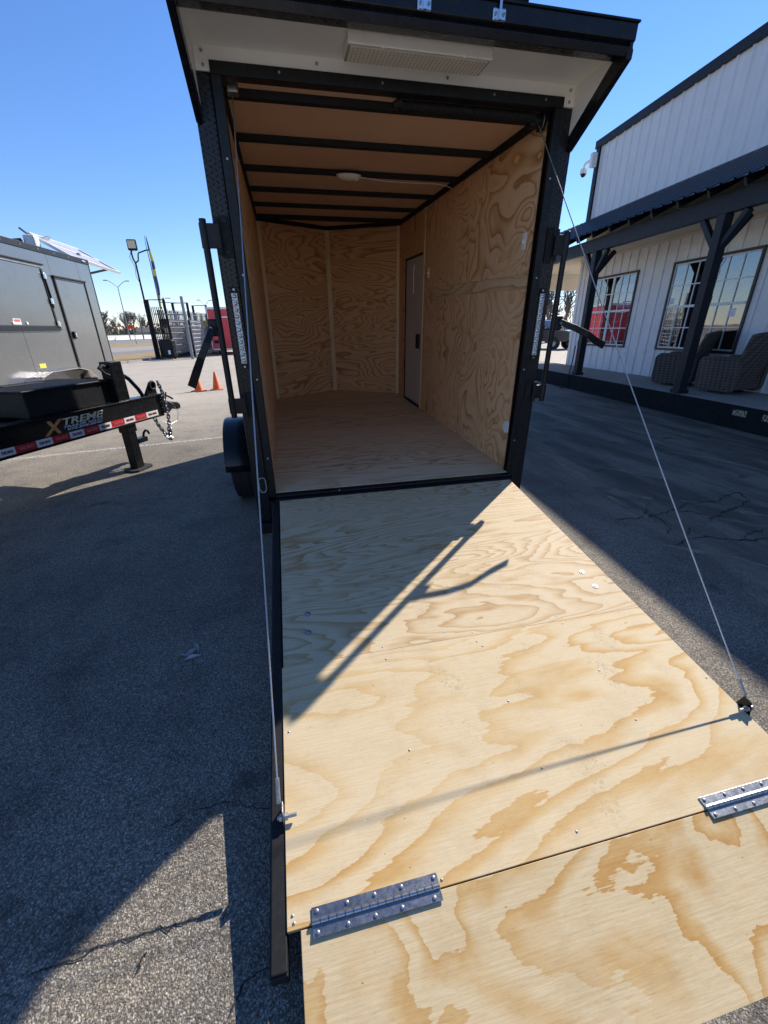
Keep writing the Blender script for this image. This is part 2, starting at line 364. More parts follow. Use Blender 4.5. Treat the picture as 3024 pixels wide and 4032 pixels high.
# ------------------------------------------------------------------ mesh builder
class MB:
    def __init__(s): s.v = []; s.f = []
    def box(s, x0, x1, y0, y1, z0, z1):
        i = len(s.v)
        s.v += [(x0, y0, z0), (x1, y0, z0), (x1, y1, z0), (x0, y1, z0), (x0, y0, z1), (x1, y0, z1), (x1, y1, z1), (x0, y1, z1)]
        s.f += [tuple(i + k for k in q) for q in ((0, 3, 2, 1), (4, 5, 6, 7), (0, 1, 5, 4), (1, 2, 6, 5), (2, 3, 7, 6), (3, 0, 4, 7))]
        return s
    def hexa(s, p):      # 8 points: bottom loop, top loop
        i = len(s.v); s.v += [tuple(q) for q in p]
        s.f += [tuple(i + k for k in q) for q in ((0, 3, 2, 1), (4, 5, 6, 7), (0, 1, 5, 4), (1, 2, 6, 5), (2, 3, 7, 6), (3, 0, 4, 7))]
        return s
    def bar(s, a, b, wd, ht, up=(0, 0, 1)):
        a, b, up = Vector(a), Vector(b), Vector(up)
        d = (b - a).normalized(); sd_ = d.cross(up)
        if sd_.length < 1e-4: sd_ = d.cross(Vector((1, 0, 0)))
        sd_.normalize(); u2 = sd_.cross(d).normalized()
        P = []
        for q in (a, b):
            P += [q - sd_ * wd / 2 - u2 * ht / 2, q + sd_ * wd / 2 - u2 * ht / 2, q + sd_ * wd / 2 + u2 * ht / 2, q - sd_ * wd / 2 + u2 * ht / 2]
        i = len(s.v); s.v += [tuple(q) for q in P]
        s.f += [tuple(i + k for k in q) for q in ((0, 1, 2, 3), (7, 6, 5, 4), (0, 4, 5, 1), (1, 5, 6, 2), (2, 6, 7, 3), (3, 7, 4, 0))]
        return s
    def cyl(s, a, b, r0, r1=None, n=12, caps=True):
        r1 = r0 if r1 is None else r1
        a, b = Vector(a), Vector(b); d = (b - a).normalized()
        x = d.orthogonal().normalized(); y = d.cross(x)
        i = len(s.v)
        for q, r in ((a, r0), (b, r1)):
            for k in range(n):
                an = 2 * math.pi * k / n
                s.v.append(tuple(q + x * (r * math.cos(an)) + y * (r * math.sin(an))))
        for k in range(n):
            k2 = (k + 1) % n
            s.f.append((i + k, i + k2, i + n + k2, i + n + k))
        if caps:
            s.f.append(tuple(i + k for k in reversed(range(n)))); s.f.append(tuple(i + n + k for k in range(n)))
        return s
    def tube(s, pts, r, n=8, closed=False):
        pts = [Vector(p) for p in pts]; m = len(pts); i = len(s.v)
        rr = r if isinstance(r, (list, tuple)) else [r] * m
        ref = None
        for k, p in enumerate(pts):
            a = pts[k - 1] if (k or closed) else p; b = pts[(k + 1) % m] if (k < m - 1 or closed) else p
            d = (b - a).normalized()
            if ref is None: ref = d.orthogonal().normalized()
            x = (ref - d * ref.dot(d)).normalized(); ref = x; y = d.cross(x)
            for j in range(n):
                an = 2 * math.pi * j / n
                s.v.append(tuple(p + x * (rr[k] * math.cos(an)) + y * (rr[k] * math.sin(an))))
        for k in range(m if closed else m - 1):
            k2 = (k + 1) % m
            for j in range(n):
                j2 = (j + 1) % n
                s.f.append((i + k * n + j, i + k * n + j2, i + k2 * n + j2, i + k2 * n + j))
        if not closed:
            s.f.append(tuple(i + j for j in reversed(range(n)))); s.f.append(tuple(i + (m - 1) * n + j for j in range(n)))
        return s
    def prism(s, poly, ax, lo, hi):   # poly: 2-D points; ax: extrusion axis 0/1/2
        i = len(s.v); n = len(poly)
        def P(p, h):
            if ax == 0: return (h, p[0], p[1])
            if ax == 1: return (p[0], h, p[1])
            return (p[0], p[1], h)
        s.v += [P(p, lo) for p in poly] + [P(p, hi) for p in poly]
        s.f.append(tuple(i + k for k in reversed(range(n)))); s.f.append(tuple(i + n + k for k in range(n)))
        for k in range(n):
            k2 = (k + 1) % n; s.f.append((i + k, i + k2, i + n + k2, i + n + k))
        return s
    def lathe(s, prof, c=(0, 0, 0), ax='z', n=24):
        i = len(s.v); c = Vector(c)
        for (r, h) in prof:
            for k in range(n):
                an = 2 * math.pi * k / n; a, b = r * math.cos(an), r * math.sin(an)
                s.v.append(tuple(c + (Vector((a, b, h)) if ax == 'z' else Vector((h, a, b)) if ax == 'x' else Vector((a, h, b)))))
        for q in range(len(prof) - 1):
            for k in range(n):
                k2 = (k + 1) % n; s.f.append((i + q * n + k, i + q * n + k2, i + (q + 1) * n + k2, i + (q + 1) * n + k))
        return s
    def quad(s, *p):
        i = len(s.v); s.v += [tuple(q) for q in p]; s.f.append(tuple(range(i, i + len(p)))); return s
    def mesh(s, name, mat, smooth=False):
        me = bpy.data.meshes.new(name); me.from_pydata(s.v, [], s.f); me.update()
        import bmesh
        bm = bmesh.new(); bm.from_mesh(me); bmesh.ops.recalc_face_normals(bm, faces=bm.faces); bm.to_mesh(me); bm.free()
        if mat: me.materials.append(M[mat] if isinstance(mat, str) else mat)
        if smooth:
            me.shade_smooth()
            try: me.set_sharp_from_angle(angle=R(38))
            except Exception: pass
        return me
    def build(s, name, mat, parent=None, smooth=False, bevel=0.0, seg=2):
        o = bpy.data.objects.new(name, s.mesh(name, mat, smooth)); COL.objects.link(o)
        if parent: o.parent = parent
        if bevel:
            b = o.modifiers.new('bevel', 'BEVEL'); b.width = bevel; b.segments = seg; b.limit_method = 'ANGLE'; b.angle_limit = R(40)
        return o
def inst(name, me, parent=None, loc=(0, 0, 0), rot=(0, 0, 0), scale=(1, 1, 1)):
    o = bpy.data.objects.new(name, me); COL.objects.link(o); o.location = loc; o.rotation_euler = rot; o.scale = scale
    if parent: o.parent = parent
    return o
def tag(o, label=None, cat=None, group=None, kind=None):
    if label: o['label'] = label
    if cat: o['category'] = cat
    if group: o['group'] = group
    if kind: o['kind'] = kind
    return o
def thing(name, label, cat, loc=(0, 0, 0), rot=(0, 0, 0), group=None):
    o = bpy.data.objects.new(name, None); COL.objects.link(o); o.location = loc; o.rotation_euler = rot; o.empty_display_size = .1
    return tag(o, label, cat, group)
def arc(cx, cy, r, a0, a1, n): return [(cx + r * math.cos(a0 + (a1 - a0) * k / n), cy + r * math.sin(a0 + (a1 - a0) * k / n)) for k in range(n + 1)]

# text meshes are made first, while the scene is still small
TXT = {}
def mk_text(key, body, mat, shear=0.0, space=1.0, bold=0.0):
    c = bpy.data.curves.new(key, 'FONT'); c.body = body; c.size = 1.0; c.shear = shear; c.space_character = space; c.extrude = .002; c.offset = bold
    c.resolution_u = 3
    o = bpy.data.objects.new(key, c); COL.objects.link(o)
    dg = bpy.context.evaluated_depsgraph_get()
    me = bpy.data.meshes.new_from_object(o.evaluated_get(dg)); me.materials.clear(); me.materials.append(M[mat])
    bpy.data.objects.remove(o)
    xs = [v.co.x for v in me.vertices]; ys = [v.co.y for v in me.vertices]
    TXT[key] = (me, min(xs), max(xs), min(ys), max(ys))
mk_text('x', 'X', 'print_orange', .3, bold=.03)
mk_text('treme', 'TREME', 'print_gold', .3, bold=.02)
mk_text('sales', 'TRAILER SALES', 'print_ice', .3, bold=.012)
mk_text('phone', '972.899.0040', 'print_white', .3, bold=.012)
mk_text('tape_w', 'TRAIL MAXX', 'print_dark_red', .1, bold=.012)
mk_text('tape_r', 'TRAIL MAXX', 'print_faint', .1, bold=.012)
def put_text(key, parent, x0, x1, z0, z1, basis):
    """fit text into the rectangle x0..x1 (along basis[0]) and z0..z1 (along basis[1]), facing basis[2], origin basis[3]"""
    me, a, b, c, d = TXT[key]
    sx = (x1 - x0) / (b - a); sy = (z1 - z0) / (d - c)
    o = bpy.data.objects.new('lettering', me); COL.objects.link(o); o.parent = parent
    ex, ez, en, og = [Vector(q) for q in basis]
    mt = Matrix((ex * sx, ez * sy, en)).transposed().to_4x4()
    mt.translation = og + ex * (x0 - a * sx) + ez * (z0 - c * sy)
    o.matrix_local = mt
    return o

# ================================================================== SETTING
def sheet(name, pts, z, mat, kind='structure'):
    o = MB().quad(*[(p[0], p[1], z) for p in pts]).build(name, mat); tag(o, kind=kind); return o
ground = sheet('ground', [(-700, -300), (700, -300), (700, 1100), (-700, 1100)], -.012, 'terrain')
lot = sheet('parking_lot', [(-24, -40), (60, -40), (60, 70), (4.2, 70), (-8.16, 25.86), (-9.18, 22.28), (-15.0, 1.7), (-24, -30)], 0.0, 'asphalt')
def band(name, A, B, Cc, D, z, mat, ext=(30, 30)):
    """strip between the lines A-B (near edge) and Cc-D (far edge), both lengthened"""
    A, B, Cc, D = [Vector((*q, 0)) for q in (A, B, Cc, D)]
    d1 = (B - A).normalized(); d2 = (D - Cc).normalized()
    sheet(name, [A - d1 * ext[0], B + d1 * ext[0], D + d2 * ext[1], Cc - d2 * ext[1]], z, mat)
band('grass_verge', (-9.3, 22.3), (-8.28, 25.9), (-12.58, 32.0), (-11.2, 37.4), -.008, 'dry_grass', (24, 26))
band('road_shoulder', (-12.58, 32.0), (-11.2, 37.4), (-14.65, 37.8), (-12.74, 43.3), -.008, 'road', (26, 26))
band('frontage_road', (-14.65, 37.8), (-12.74, 43.3), (-19.4, 51.7), (-16.0, 55.8), -.004, 'concrete', (26, 40))
band('grass_median', (-19.4, 51.7), (-16.0, 55.8), (-25.6, 69.7), (-20.8, 74.1), -.008, 'dry_grass', (40, 60))
band('highway', (-25.6, 69.7), (-20.8, 74.1), (-38.7, 107.6), (-29.7, 108.4), -.004, 'road', (60, 90))
# lot kerb
kp = [Vector((-15.0, 1.7, 0)), Vector((-9.24, 22.28, 0)), Vector((-8.22, 25.86, 0)), Vector((-4.0, 41.0, 0))]
kb = MB()
for a, b in zip(kp, kp[1:]): kb.bar(a + Vector((0, 0, .03)), b + Vector((0, 0, .03)), .16, .12)
tag(kb.build('lot_kerb', 'concrete', bevel=.02), kind='structure')
# worn parking stripes
for a, b in (((-4.375, 3.246), (-1.45, 3.845)), ((-6.5, 8.6), (-1.6, 9.5)), ((-7.6, 13.6), (-2.2, 14.5))):
    a, b = Vector((*a, .004)), Vector((*b, .004)); d = (b - a).normalized(); p = Vector((-d.y, d.x, 0)) * .05
    o = MB().quad(a - p, b - p, b + p, a + p).build('parking_stripe', 'worn_line', lot)
# cracks: thin sunken-looking tar-dark seams with wandering edges
random.seed(5)
def crack(pts, wd=.006, wander=.05, name='crack'):
    P = []
    for (ax, ay), (bx, by) in zip(pts, pts[1:]):
        n = max(3, int(math.hypot(bx - ax, by - ay) / .018))
        for k in range(n):
            f = k / n; P.append([ax + (bx - ax) * f, ay + (by - ay) * f])
    P.append(list(pts[-1]))
    jx = jy = 0
    for q in P[1:-1]:
        jx = jx * .86 + random.gauss(0, wander * .17); jy = jy * .86 + random.gauss(0, wander * .17); q[0] += jx + random.gauss(0, .004); q[1] += jy + random.gauss(0, .004)
    m = MB(); i0 = 0
    for k, q in enumerate(P):
        a = P[max(0, k - 1)]; b = P[min(len(P) - 1, k + 1)]
        d = Vector((b[0] - a[0], b[1] - a[1])); d = d.normalized() if d.length else Vector((1, 0))
        t = wd * .5 * random.uniform(.15, 1.5) * (0.25 if k in (0, len(P) - 1) else 1)
        m.v += [(q[0] - d.y * t, q[1] + d.x * t, .0035), (q[0] + d.y * t * random.uniform(.4, 1), q[1] - d.x * t * random.uniform(.4, 1), .0035)]
        if k: m.f.append((i0 + 2 * k - 2, i0 + 2 * k - 1, i0 + 2 * k + 1, i0 + 2 * k))
    return m.build(name, 'tar', lot)
def gp(*pp): return [tuple(gnd(u * 1.8228, v * 1.8228)[:2]) for u, v in pp]
crack(gp((0, 1112), (150, 1102), (280, 1085), (420, 1072), (505, 1050)), 0.0054)
crack(gp((120, 1110), (210, 1103), (290, 1097)), 0.0036)
crack(gp((350, 1790), (420, 1757), (470, 1742), (530, 1738), (590, 1748)), 0.0042, .03)
crack(gp((60, 2110), (150, 2075), (240, 2048), (330, 2015), (420, 1988), (470, 1975)), 0.0036, .02)
crack(gp((495, 2200), (530, 2130), (545, 2105), (590, 2090)), 0.0054, .03)
crack(gp((290, 2110), (300, 2085), (316, 2065)), 0.0054, .02)
def gp2(*pp): return [tuple(gnd(2150 + .527 * a, 1650 + .527 * b)[:2]) for a, b in pp]
crack(gp2((520, 752), (620, 735), (720, 720), (830, 722), (940, 680), (1100, 630), (1250, 600), (1330, 580)), 0.0136)
crack(gp2((1330, 580), (1450, 545), (1510, 600), (1440, 655), (1380, 690), (1290, 725), (1200, 745)), 0.0153)
crack(gp2((940, 680), (1010, 690), (1080, 690), (1190, 715), (1200, 750), (1150, 770)), 0.0136)
crack(gp2((970, 940), (1060, 915), (1100, 890), (1190, 872), (1260, 885), (1390, 895), (1500, 905), (1659, 890)), 0.0170)
crack(gp2((1440, 650), (1540, 660), (1659, 690)), 0.0119)
crack(gp2((720, 720), (735, 690), (780, 620)), 0.0085)
crack(gp2((1060, 900), (1050, 850), (1080, 800)), 0.0085)
crack(gp2((900, 860), (910, 810), (830, 722)), 0.0068)
crack(gp2((1500, 905), (1560, 850), (1659, 830)), 0.0119)
for k in range(10):
    a = (random.uniform(450, 950), random.uniform(120, 200)); crack(gp2(a, (a[0] + random.uniform(40, 90), a[1] + random.uniform(-12, 22))), 0.0204, .03)
def glint_mat():
    m, t, b = newmat('glint_streak'); v = coords(t)
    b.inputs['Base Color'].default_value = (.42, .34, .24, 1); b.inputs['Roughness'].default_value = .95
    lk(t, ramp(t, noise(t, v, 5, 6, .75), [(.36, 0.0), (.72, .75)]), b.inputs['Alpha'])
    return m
M['glint'] = glint_mat()
def streak(pts, wd):  # light glinting off the shop's metal, painted as tan ribbons on the asphalt
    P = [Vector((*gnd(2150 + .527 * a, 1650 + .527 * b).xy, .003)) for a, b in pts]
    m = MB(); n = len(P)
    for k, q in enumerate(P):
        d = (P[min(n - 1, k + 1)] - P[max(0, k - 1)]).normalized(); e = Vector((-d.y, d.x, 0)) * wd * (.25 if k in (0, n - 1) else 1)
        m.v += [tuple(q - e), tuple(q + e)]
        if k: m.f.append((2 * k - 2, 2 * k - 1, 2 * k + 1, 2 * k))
    m.build('glint_streak', M['glint'], lot)
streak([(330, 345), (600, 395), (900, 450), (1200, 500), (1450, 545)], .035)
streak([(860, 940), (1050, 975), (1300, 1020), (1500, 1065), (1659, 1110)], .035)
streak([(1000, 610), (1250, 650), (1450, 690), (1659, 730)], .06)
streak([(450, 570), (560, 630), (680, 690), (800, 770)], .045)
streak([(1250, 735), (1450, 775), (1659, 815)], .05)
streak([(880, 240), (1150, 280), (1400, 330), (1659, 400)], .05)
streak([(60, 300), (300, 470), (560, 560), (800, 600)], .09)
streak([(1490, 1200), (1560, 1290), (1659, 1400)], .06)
# a dry curled leaf on the asphalt and other scraps
lv = gnd(415 * 1.8228, 1412 * 1.8228)
lm = MB()
for k, (dx, dy, an) in enumerate(((0, 0, .7), (.02, .03, 1.9), (-.02, -.02, 2.7), (.01, -.04, .2))):
    c_, s_ = math.cos(an), math.sin(an)
    def q(a, b, z): return (dx + a * c_ - b * s_, dy + a * s_ + b * c_, z)
    lm.quad(q(-.04, 0, .006), q(0, -.011, .012), q(.045, 0, .008), q(0, .011, .02))
lo = lm.build('dry_leaf', 'leaf'); lo.location = lv; lo.location.z = .002
tag(lo, 'small pale curled dry leaf lying on shaded asphalt', 'leaf')

# ================================================================== THE OPEN CARGO TRAILER
TAU = 0.03841876
TR = thing('cargo_trailer', 'black enclosed cargo trailer seen from behind with plywood ramp lowered', 'trailer', (0, 0, .445), (TAU, 0, 0))
L, N, HW = 3.427, .532, .885
HD = 2.108
def bx(name, mat, x0, x1, y0, y1, z0, z1, par=TR, bevel=.003, smooth=False):
    return MB().box(min(x0, x1), max(x0, x1), y0, y1, z0, z1).build(name, mat, par, smooth, bevel)
# --- shell
for s in (-1, 1):
    bx('side_skin', 'black_gloss', s * .985, s * 1.004, .085, L + .03, -.10, 2.26)
    MB().prism([(s * .985, L + .03), (s * 1.004, L + .03), (0, L + N + .14), (0, L + N + .12)], 2, -.10, 2.26).build('nose_skin', 'black_gloss', TR)
MB().prism([(-1.004, .0), (1.004, .0), (1.004, L + .03), (0, L + N + .14), (-1.004, L + .03)], 2, 2.262, 2.28).build('roof', 'black_gloss', TR)
MB().prism([(-.985, .06), (.985, .06), (.985, L + .02), (0, L + N + .10), (-.985, L + .02)], 2, -.10, -.022).build('floor_frame', 'black_flat', TR)
# --- floor: two plywood sheets
bx('floor_sheet', 'ply_floor', -HW, HW, -.002, 2.44, -.018, 0.0, bevel=0)
MB().prism([(-HW, 2.4425), (HW, 2.4425), (HW, L), (0, L + N), (-HW, L)], 2, -.018, -.0005).build('floor_sheet', 'ply_floor', TR)
# --- right wall sheets round the side door
DY0, DY1, DZ = 2.375, 3.085, 1.69
def wallp(mat, s, y0, y1, z0, z1, name='wall_sheet'):
    return bx(name, mat, s * HW, s * (HW + .009), y0, y1, z0, z1, bevel=0)
wallp('ply_wall', 1, .012, 2.33, 0.001, 1.245)
wallp('ply_strip', 1, .012, 2.33, 1.2465, 1.330)
wallp('ply_wall_b', 1, .012, 2.33, 1.3315, 2.128)
wallp('ply_wall_b', 1, 2.3315, 3.10, DZ + .002, 2.128)
wallp('ply_wall', 1, 3.1015, L, .001, 2.128)
bx('wall_trim', 'pine_trim', HW - .008, HW - .0005, 2.315, 2.352, .001, 2.09)
bx('wall_trim', 'pine_trim', .866, HW, .013, .034, .002, 2.10, bevel=.001)
# left wall
for k, (a, b) in enumerate(((.012, 1.22), (1.2215, 2.44), (2.4415, L))):
    wallp('ply_wall' if k % 2 else 'ply_wall_b', -1, a, b, .001, 2.128)
bx('wall_trim', 'pine_trim', -.866, -HW, .013, .034, .002, 2.10, bevel=.001)
# nose walls
for s in (-1, 1):
    m = MB(); t_ = .012
    for z0, z1 in ((.001, 1.235), (1.2365, 2.128)):
        m = MB(); m.prism([(s * HW, L), (0, L + N), (0, L + N + t_), (s * HW, L + t_)], 2, z0, z1)
        m.build('nose_sheet', 'ply_nose' if s < 0 else 'ply_nose_b', TR)
    # corner battens
    MB().bar((s * (HW - .02), L - .004, .002), (s * (HW - .02), L - .004, 2.09), .042, .008, up=(0, 1, 0)).build('corner_batten', 'pine_trim', TR, bevel=.002)
MB().bar((0, L + N - .028, .002), (0, L + N - .028, 2.09), .062, .010, up=(0, 1, 0)).build('nose_batten', 'pine_trim', TR, bevel=.002)
# ceiling, bows, cove
MB().prism([(-HW - .01, .055), (HW + .01, .055), (HW + .01, L), (0, L + N), (-HW - .01, L)], 2, 2.130, 2.138).build('ceiling_sheet', 'luan', TR)
for yb in (.197, .80, 1.436, 2.06, 2.67, 3.27):
    m = MB()
    m.prism([(yb - .033, 2.1295), (yb - .022, 2.098), (yb + .022, 2.098), (yb + .033, 2.1295)], 0, -HW + .021, HW - .021)
    m.build('roof_bow', 'black_flat', TR, bevel=.002)
for s in (-1, 1):
    bx('cove_trim', 'black_flat', s * (HW - .02), s * (HW - .0005), .06, L - .02, 2.085, 2.1295)
    MB().bar((s * (HW - .03), L - .02, 2.108), (0, L + N - .04, 2.108), .03, .042).build('nose_cove_trim', 'black_flat', TR)
    MB().bar((s * (HW - .06), L - .06, 2.118), (0, L - .02, 2.118), .05, .02).build('nose_cove_trim', 'black_flat', TR)
# side door
dr = bx('side_door', 'door_skin', HW + .004, HW + .018, DY0, DY1 - .012, .03, DZ - .018, bevel=.002)
bx('door_seal', 'black_flat', HW - .006, HW + .006, DY1 - .016, DY1 + .008, 0.004, DZ + .004, dr)
bx('door_seal', 'black_flat', HW - .006, HW + .006, DY0 - .004, DY1 - .017, DZ - .02, DZ + .004, dr)
bx('door_seal', 'black_flat', HW - .012, HW + .006, DY0 - .01, DY1 - .017, 0.004, .028, dr)
bx('door_latch', 'black_flat', HW - .03, HW + .0035, 2.42, 2.50, .70, .86, dr, bevel=.008)
MB().tube([(HW + .0, 2.72, 1.60), (HW - .006, 2.725, 1.50), (HW - .004, 2.715, 1.40), (HW - .004, 2.72, 1.30)], .004, 6).build('door_strap', 'white_plastic', dr)
fix_me = MB().lathe([(.001, -.0016), (.0035, -.0012), (.0045, 0)], ax='x', n=8).mesh('screw', 'steel_dark', True)
for yy in (.05, 1.2, 2.27):
    for k in range(8): inst('screw', fix_me, TR, (HW - .0002, yy, .12 + k * .27))
for yy in (.05, 1.16, 1.28, 2.40):
    for k in range(8): inst('screw', fix_me, TR, (-HW + .0002, yy, .12 + k * .27), (0, 0, math.pi))
# switches, vent
def plate(y, z, h, wd):
    o = bx('switch_plate', 'white_plastic', HW - .008, HW - .0005, y - wd, y + wd, z - h, z + h, bevel=.006)
    bx('toggle', 'white_plastic', HW - .018, HW - .0085, y - wd * .3, y + wd * .3, z - h * .25, z + h * .25, o, bevel=.002)
plate(.187, 1.518, .048, .022); plate(2.165, 1.477, .046, .022)
vt = MB().cyl((HW - .010, .113, .319), (HW - .0005, .113, .319), .047, n=28).build('floor_vent', 'white_plastic', TR, True, .003)
for k in range(7):
    zz = .319 - .030 + k * .010; hw = math.sqrt(max(0, .038 ** 2 - (zz - .319) ** 2))
    bx('vent_slat', 'white_soffit', HW - .015, HW - .0105, .113 - hw, .113 + hw, zz - .0022, zz + .0022, vt, bevel=0)
# dome light and its wire
dm = MB().lathe([(0.001, -.034), (.045, -.032), (.085, -.022), (.098, -.006), (.10, 0.0)], (0, 0, 0), n=28).build('dome_light', 'cream_lens', TR, True)
dm.location = (-.065, 1.40, 2.096); dm.scale = (1, .6, 1)
MB().box(.045, .075, -.03, .03, -.033, -.02).build('switch', 'white_plastic', dm, bevel=.004)
MB().tube([(.03, 1.405, 2.088), (.25, 1.45, 2.082), (.45, 1.47, 2.085), (.70, 1.475, 2.088), (.80, 1.50, 2.084), (HW - .022, 1.53, 2.075)], .003, 6).build('light_wire', 'white_plastic', TR, True)
# --- rear frame
bx('header', 'black_paint', -.913, .913, -.014, .055, HD, 2.156)
for s in (-1, 1):
    bx('jamb_trim', 'black_paint', s * .866, s * .913, -.014, .055, -.03, HD - .0005)
    bx('corner_post', 'black_tread', s * .9135, s * 1.006, 0.0, .084, -.22, 2.118, bevel=.008)
    # raised lozenges of the tread plate
    m = MB(); rr = 0
    z = -.20
    while z < 2.10:
        for k in range(4):
            xc = .926 + k * .0235; zc = z + (k % 2) * .012
            a = R(42) if (k + rr) % 2 else R(-42)
            for ln, wd, yy in ((.0125, .0032, -.0022),):
                ca, sa = math.cos(a), math.sin(a)
                P = [(ln, 0), (0, wd), (-ln, 0), (0, -wd)]
                Q = [(s * xc + p[0] * ca - p[1] * sa, zc + p[0] * sa + p[1] * ca) for p in P]
                i = len(m.v); m.v += [(q_[0], -.0002, q_[1]) for q_ in Q] + [(s * xc, yy, zc)]
                m.f += [(i, i + 1, i + 4), (i + 1, i + 2, i + 4), (i + 2, i + 3, i + 4), (i + 3, i, i + 4)]
        z += .024; rr += 1
    tag(m.build('tread_pattern', 'black_tread', TR), kind='stuff')
    for zz in (.25, .75, 1.30, 1.80):
        MB().cyl((s * .888, -.0165, zz), (s * .888, -.0135, zz), .0055, .005, n=10).build('screw', 'zinc', TR, True)
for xx in (-.6, -.1, .5, .8):
    MB().cyl((xx, -.0165, 2.135), (xx, -.0135, 2.135), .0055, .005, n=10).build('screw', 'steel_dark', TR, True)
bx('sill', 'black_paint', -.865, .865, -.055, -.0025, -.06, -.003, bevel=.006)
bx('sill_lip', 'black_flat', -.865, .865, -.098, -.056, -.075, -.020, bevel=.006)
MB().cyl((-.86, -.062, -.006), (.86, -.062, -.006), .008, n=10).build('hinge_tube', 'black_paint', TR, True)
bx('rear_bumper', 'black_flat', -1.0, 1.0, -.03, .05, -.30, -.2215, bevel=.006)
bx('rear_crossmember', 'black_flat', -.913, .913, -.02, .058, -.2205, -.062, bevel=.004)
bx('bolt', 'zinc', -.44, -.43, -.075, -.055, -.004, .006)
# D-ring by the left sill
dring = bx('ring_plate', 'black_flat', -.975, -.915, -.006, -.0002, .0, .12, bevel=.003)
MB().tube([(-.966, -.012, .10), (-.957, -.012, .115), (-.933, -.012, .115), (-.924, -.012, .10), (-.922, -.012, .035), (-.935, -.012, .012), (-.955, -.012, .012), (-.968, -.012, .035)], .0045, 8, True).build('ring', 'zinc', dring, True)
# --- tail lamps with eleven emitters each
for s in (-1, 1):
    xc = s * .952 - (.004 if s > 0 else -.004)
    lb = bx('tail_lamp', 'led_lens', xc - .017, xc + .017, -.020, -.003, .84, 1.215, bevel=.005)
    bx('lamp_tab', 'black_flat', xc - .016, xc + .016, -.010, -.003, .812, .839, lb, bevel=.003)
    bx('lamp_tab', 'black_flat', xc - .016, xc + .016, -.010, -.003, 1.216, 1.243, lb, bevel=.003)
    for zz in (.825, 1.230): MB().cyl((xc, -.014, zz), (xc, -.0101, zz), .007, n=10).build('screw', 'steel_dark', lb, True)
    for k in range(11):
        zz = .860 + k * .0336
        MB().lathe([(.001, -.0275), (.005, -.0265), (.0085, -.022), (.010, -.0202)], (xc, 0, zz), 'y', 12).build('emitter', 'chrome', lb, True)
# --- lock rods with folding handles, hung on both posts
for s in (-1, 1):
    rx = 1.052
    rod = MB().cyl((s * rx, -.022, .53), (s * rx, -.022, 1.55), .0175, n=16).build('lock_rod', 'black_paint', TR, True, .003)
    for zz in (1.475, .60):
        h_ = .055 if zz > 1 else .045
        bx('rod_bracket', 'black_paint', s * .975, s * (rx - .014), -.036, -.012, zz - h_, zz + h_, rod, bevel=.003)
        MB().cyl((s * rx, -.022, zz - h_), (s * rx, -.022, zz + h_), .0215, n=16).build('rod_collar', 'black_paint', rod, True)
        for q in (-.04, -.012, .016):
            MB().cyl((s * (.985 + q * .25), -.030, zz - h_ * 1.5), (s * (.985 + q * .25), -.030, zz + h_ * 1.5), .0055, n=8).build('hinge_pin', 'black_flat', rod, True)
        bx('hinge_plate', 'black_flat', s * .925, s * .972, -.010, -.0025, zz - h_ * 1.7, zz + h_ * 1.7, rod, bevel=.002)
        for q in (-1, 1):
            MB().cyl((s * .946, -.016, zz + q * h_ * 1.25), (s * .946, -.0102, zz + q * h_ * 1.25), .010, n=6).build('bolt', 'black_paint', rod, True)
    bx('handle_lug', 'black_paint', s * (rx + .012), s * (rx + .062), -.032, -.014, .995, 1.085, rod, bevel=.01)
    MB().cyl((s * (rx + .047), -.046, 1.038), (s * (rx + .047), -.010, 1.038), .008, n=10).build('pivot_pin', 'zinc', rod, True)
    if s > 0: hp = [(rx + .030, 1.050), (rx + .14, 1.008), (rx + .235, .970), (rx + .325, .926), (rx + .41, .893)]
    else: hp = [(rx + .030, 1.050), (rx + .075, .965), (rx + .120, .885), (rx + .165, .805), (rx + .208, .725)]
    m = MB(); yo = [0, -.035, -.045, -.02, -.005]
    i = 0; wd = [.036, .038, .040, .046, .046]
    for k, (hx, hz) in enumerate(hp):
        a = hp[max(0, k - 1)]; b = hp[min(4, k + 1)]; d = Vector((b[0] - a[0], b[1] - a[1])).normalized()
        for yy in (-.040 + yo[k], -.028 + yo[k]):
            m.v += [(s * (hx - d.y * wd[k] / 2), yy, hz + d.x * wd[k] / 2), (s * (hx + d.y * wd[k] / 2), yy, hz - d.x * wd[k] / 2)]
        if k:
            j = 4 * k
            for a_, b_ in ((0, 1), (1, 3), (3, 2), (2, 0)): m.f.append((j - 4 + a_, j - 4 + b_, j + b_, j + a_))
    m.f += [(0, 1, 3, 2), (16, 17, 19, 18)]
    m.build('rod_handle', 'black_paint', rod, bevel=.003)
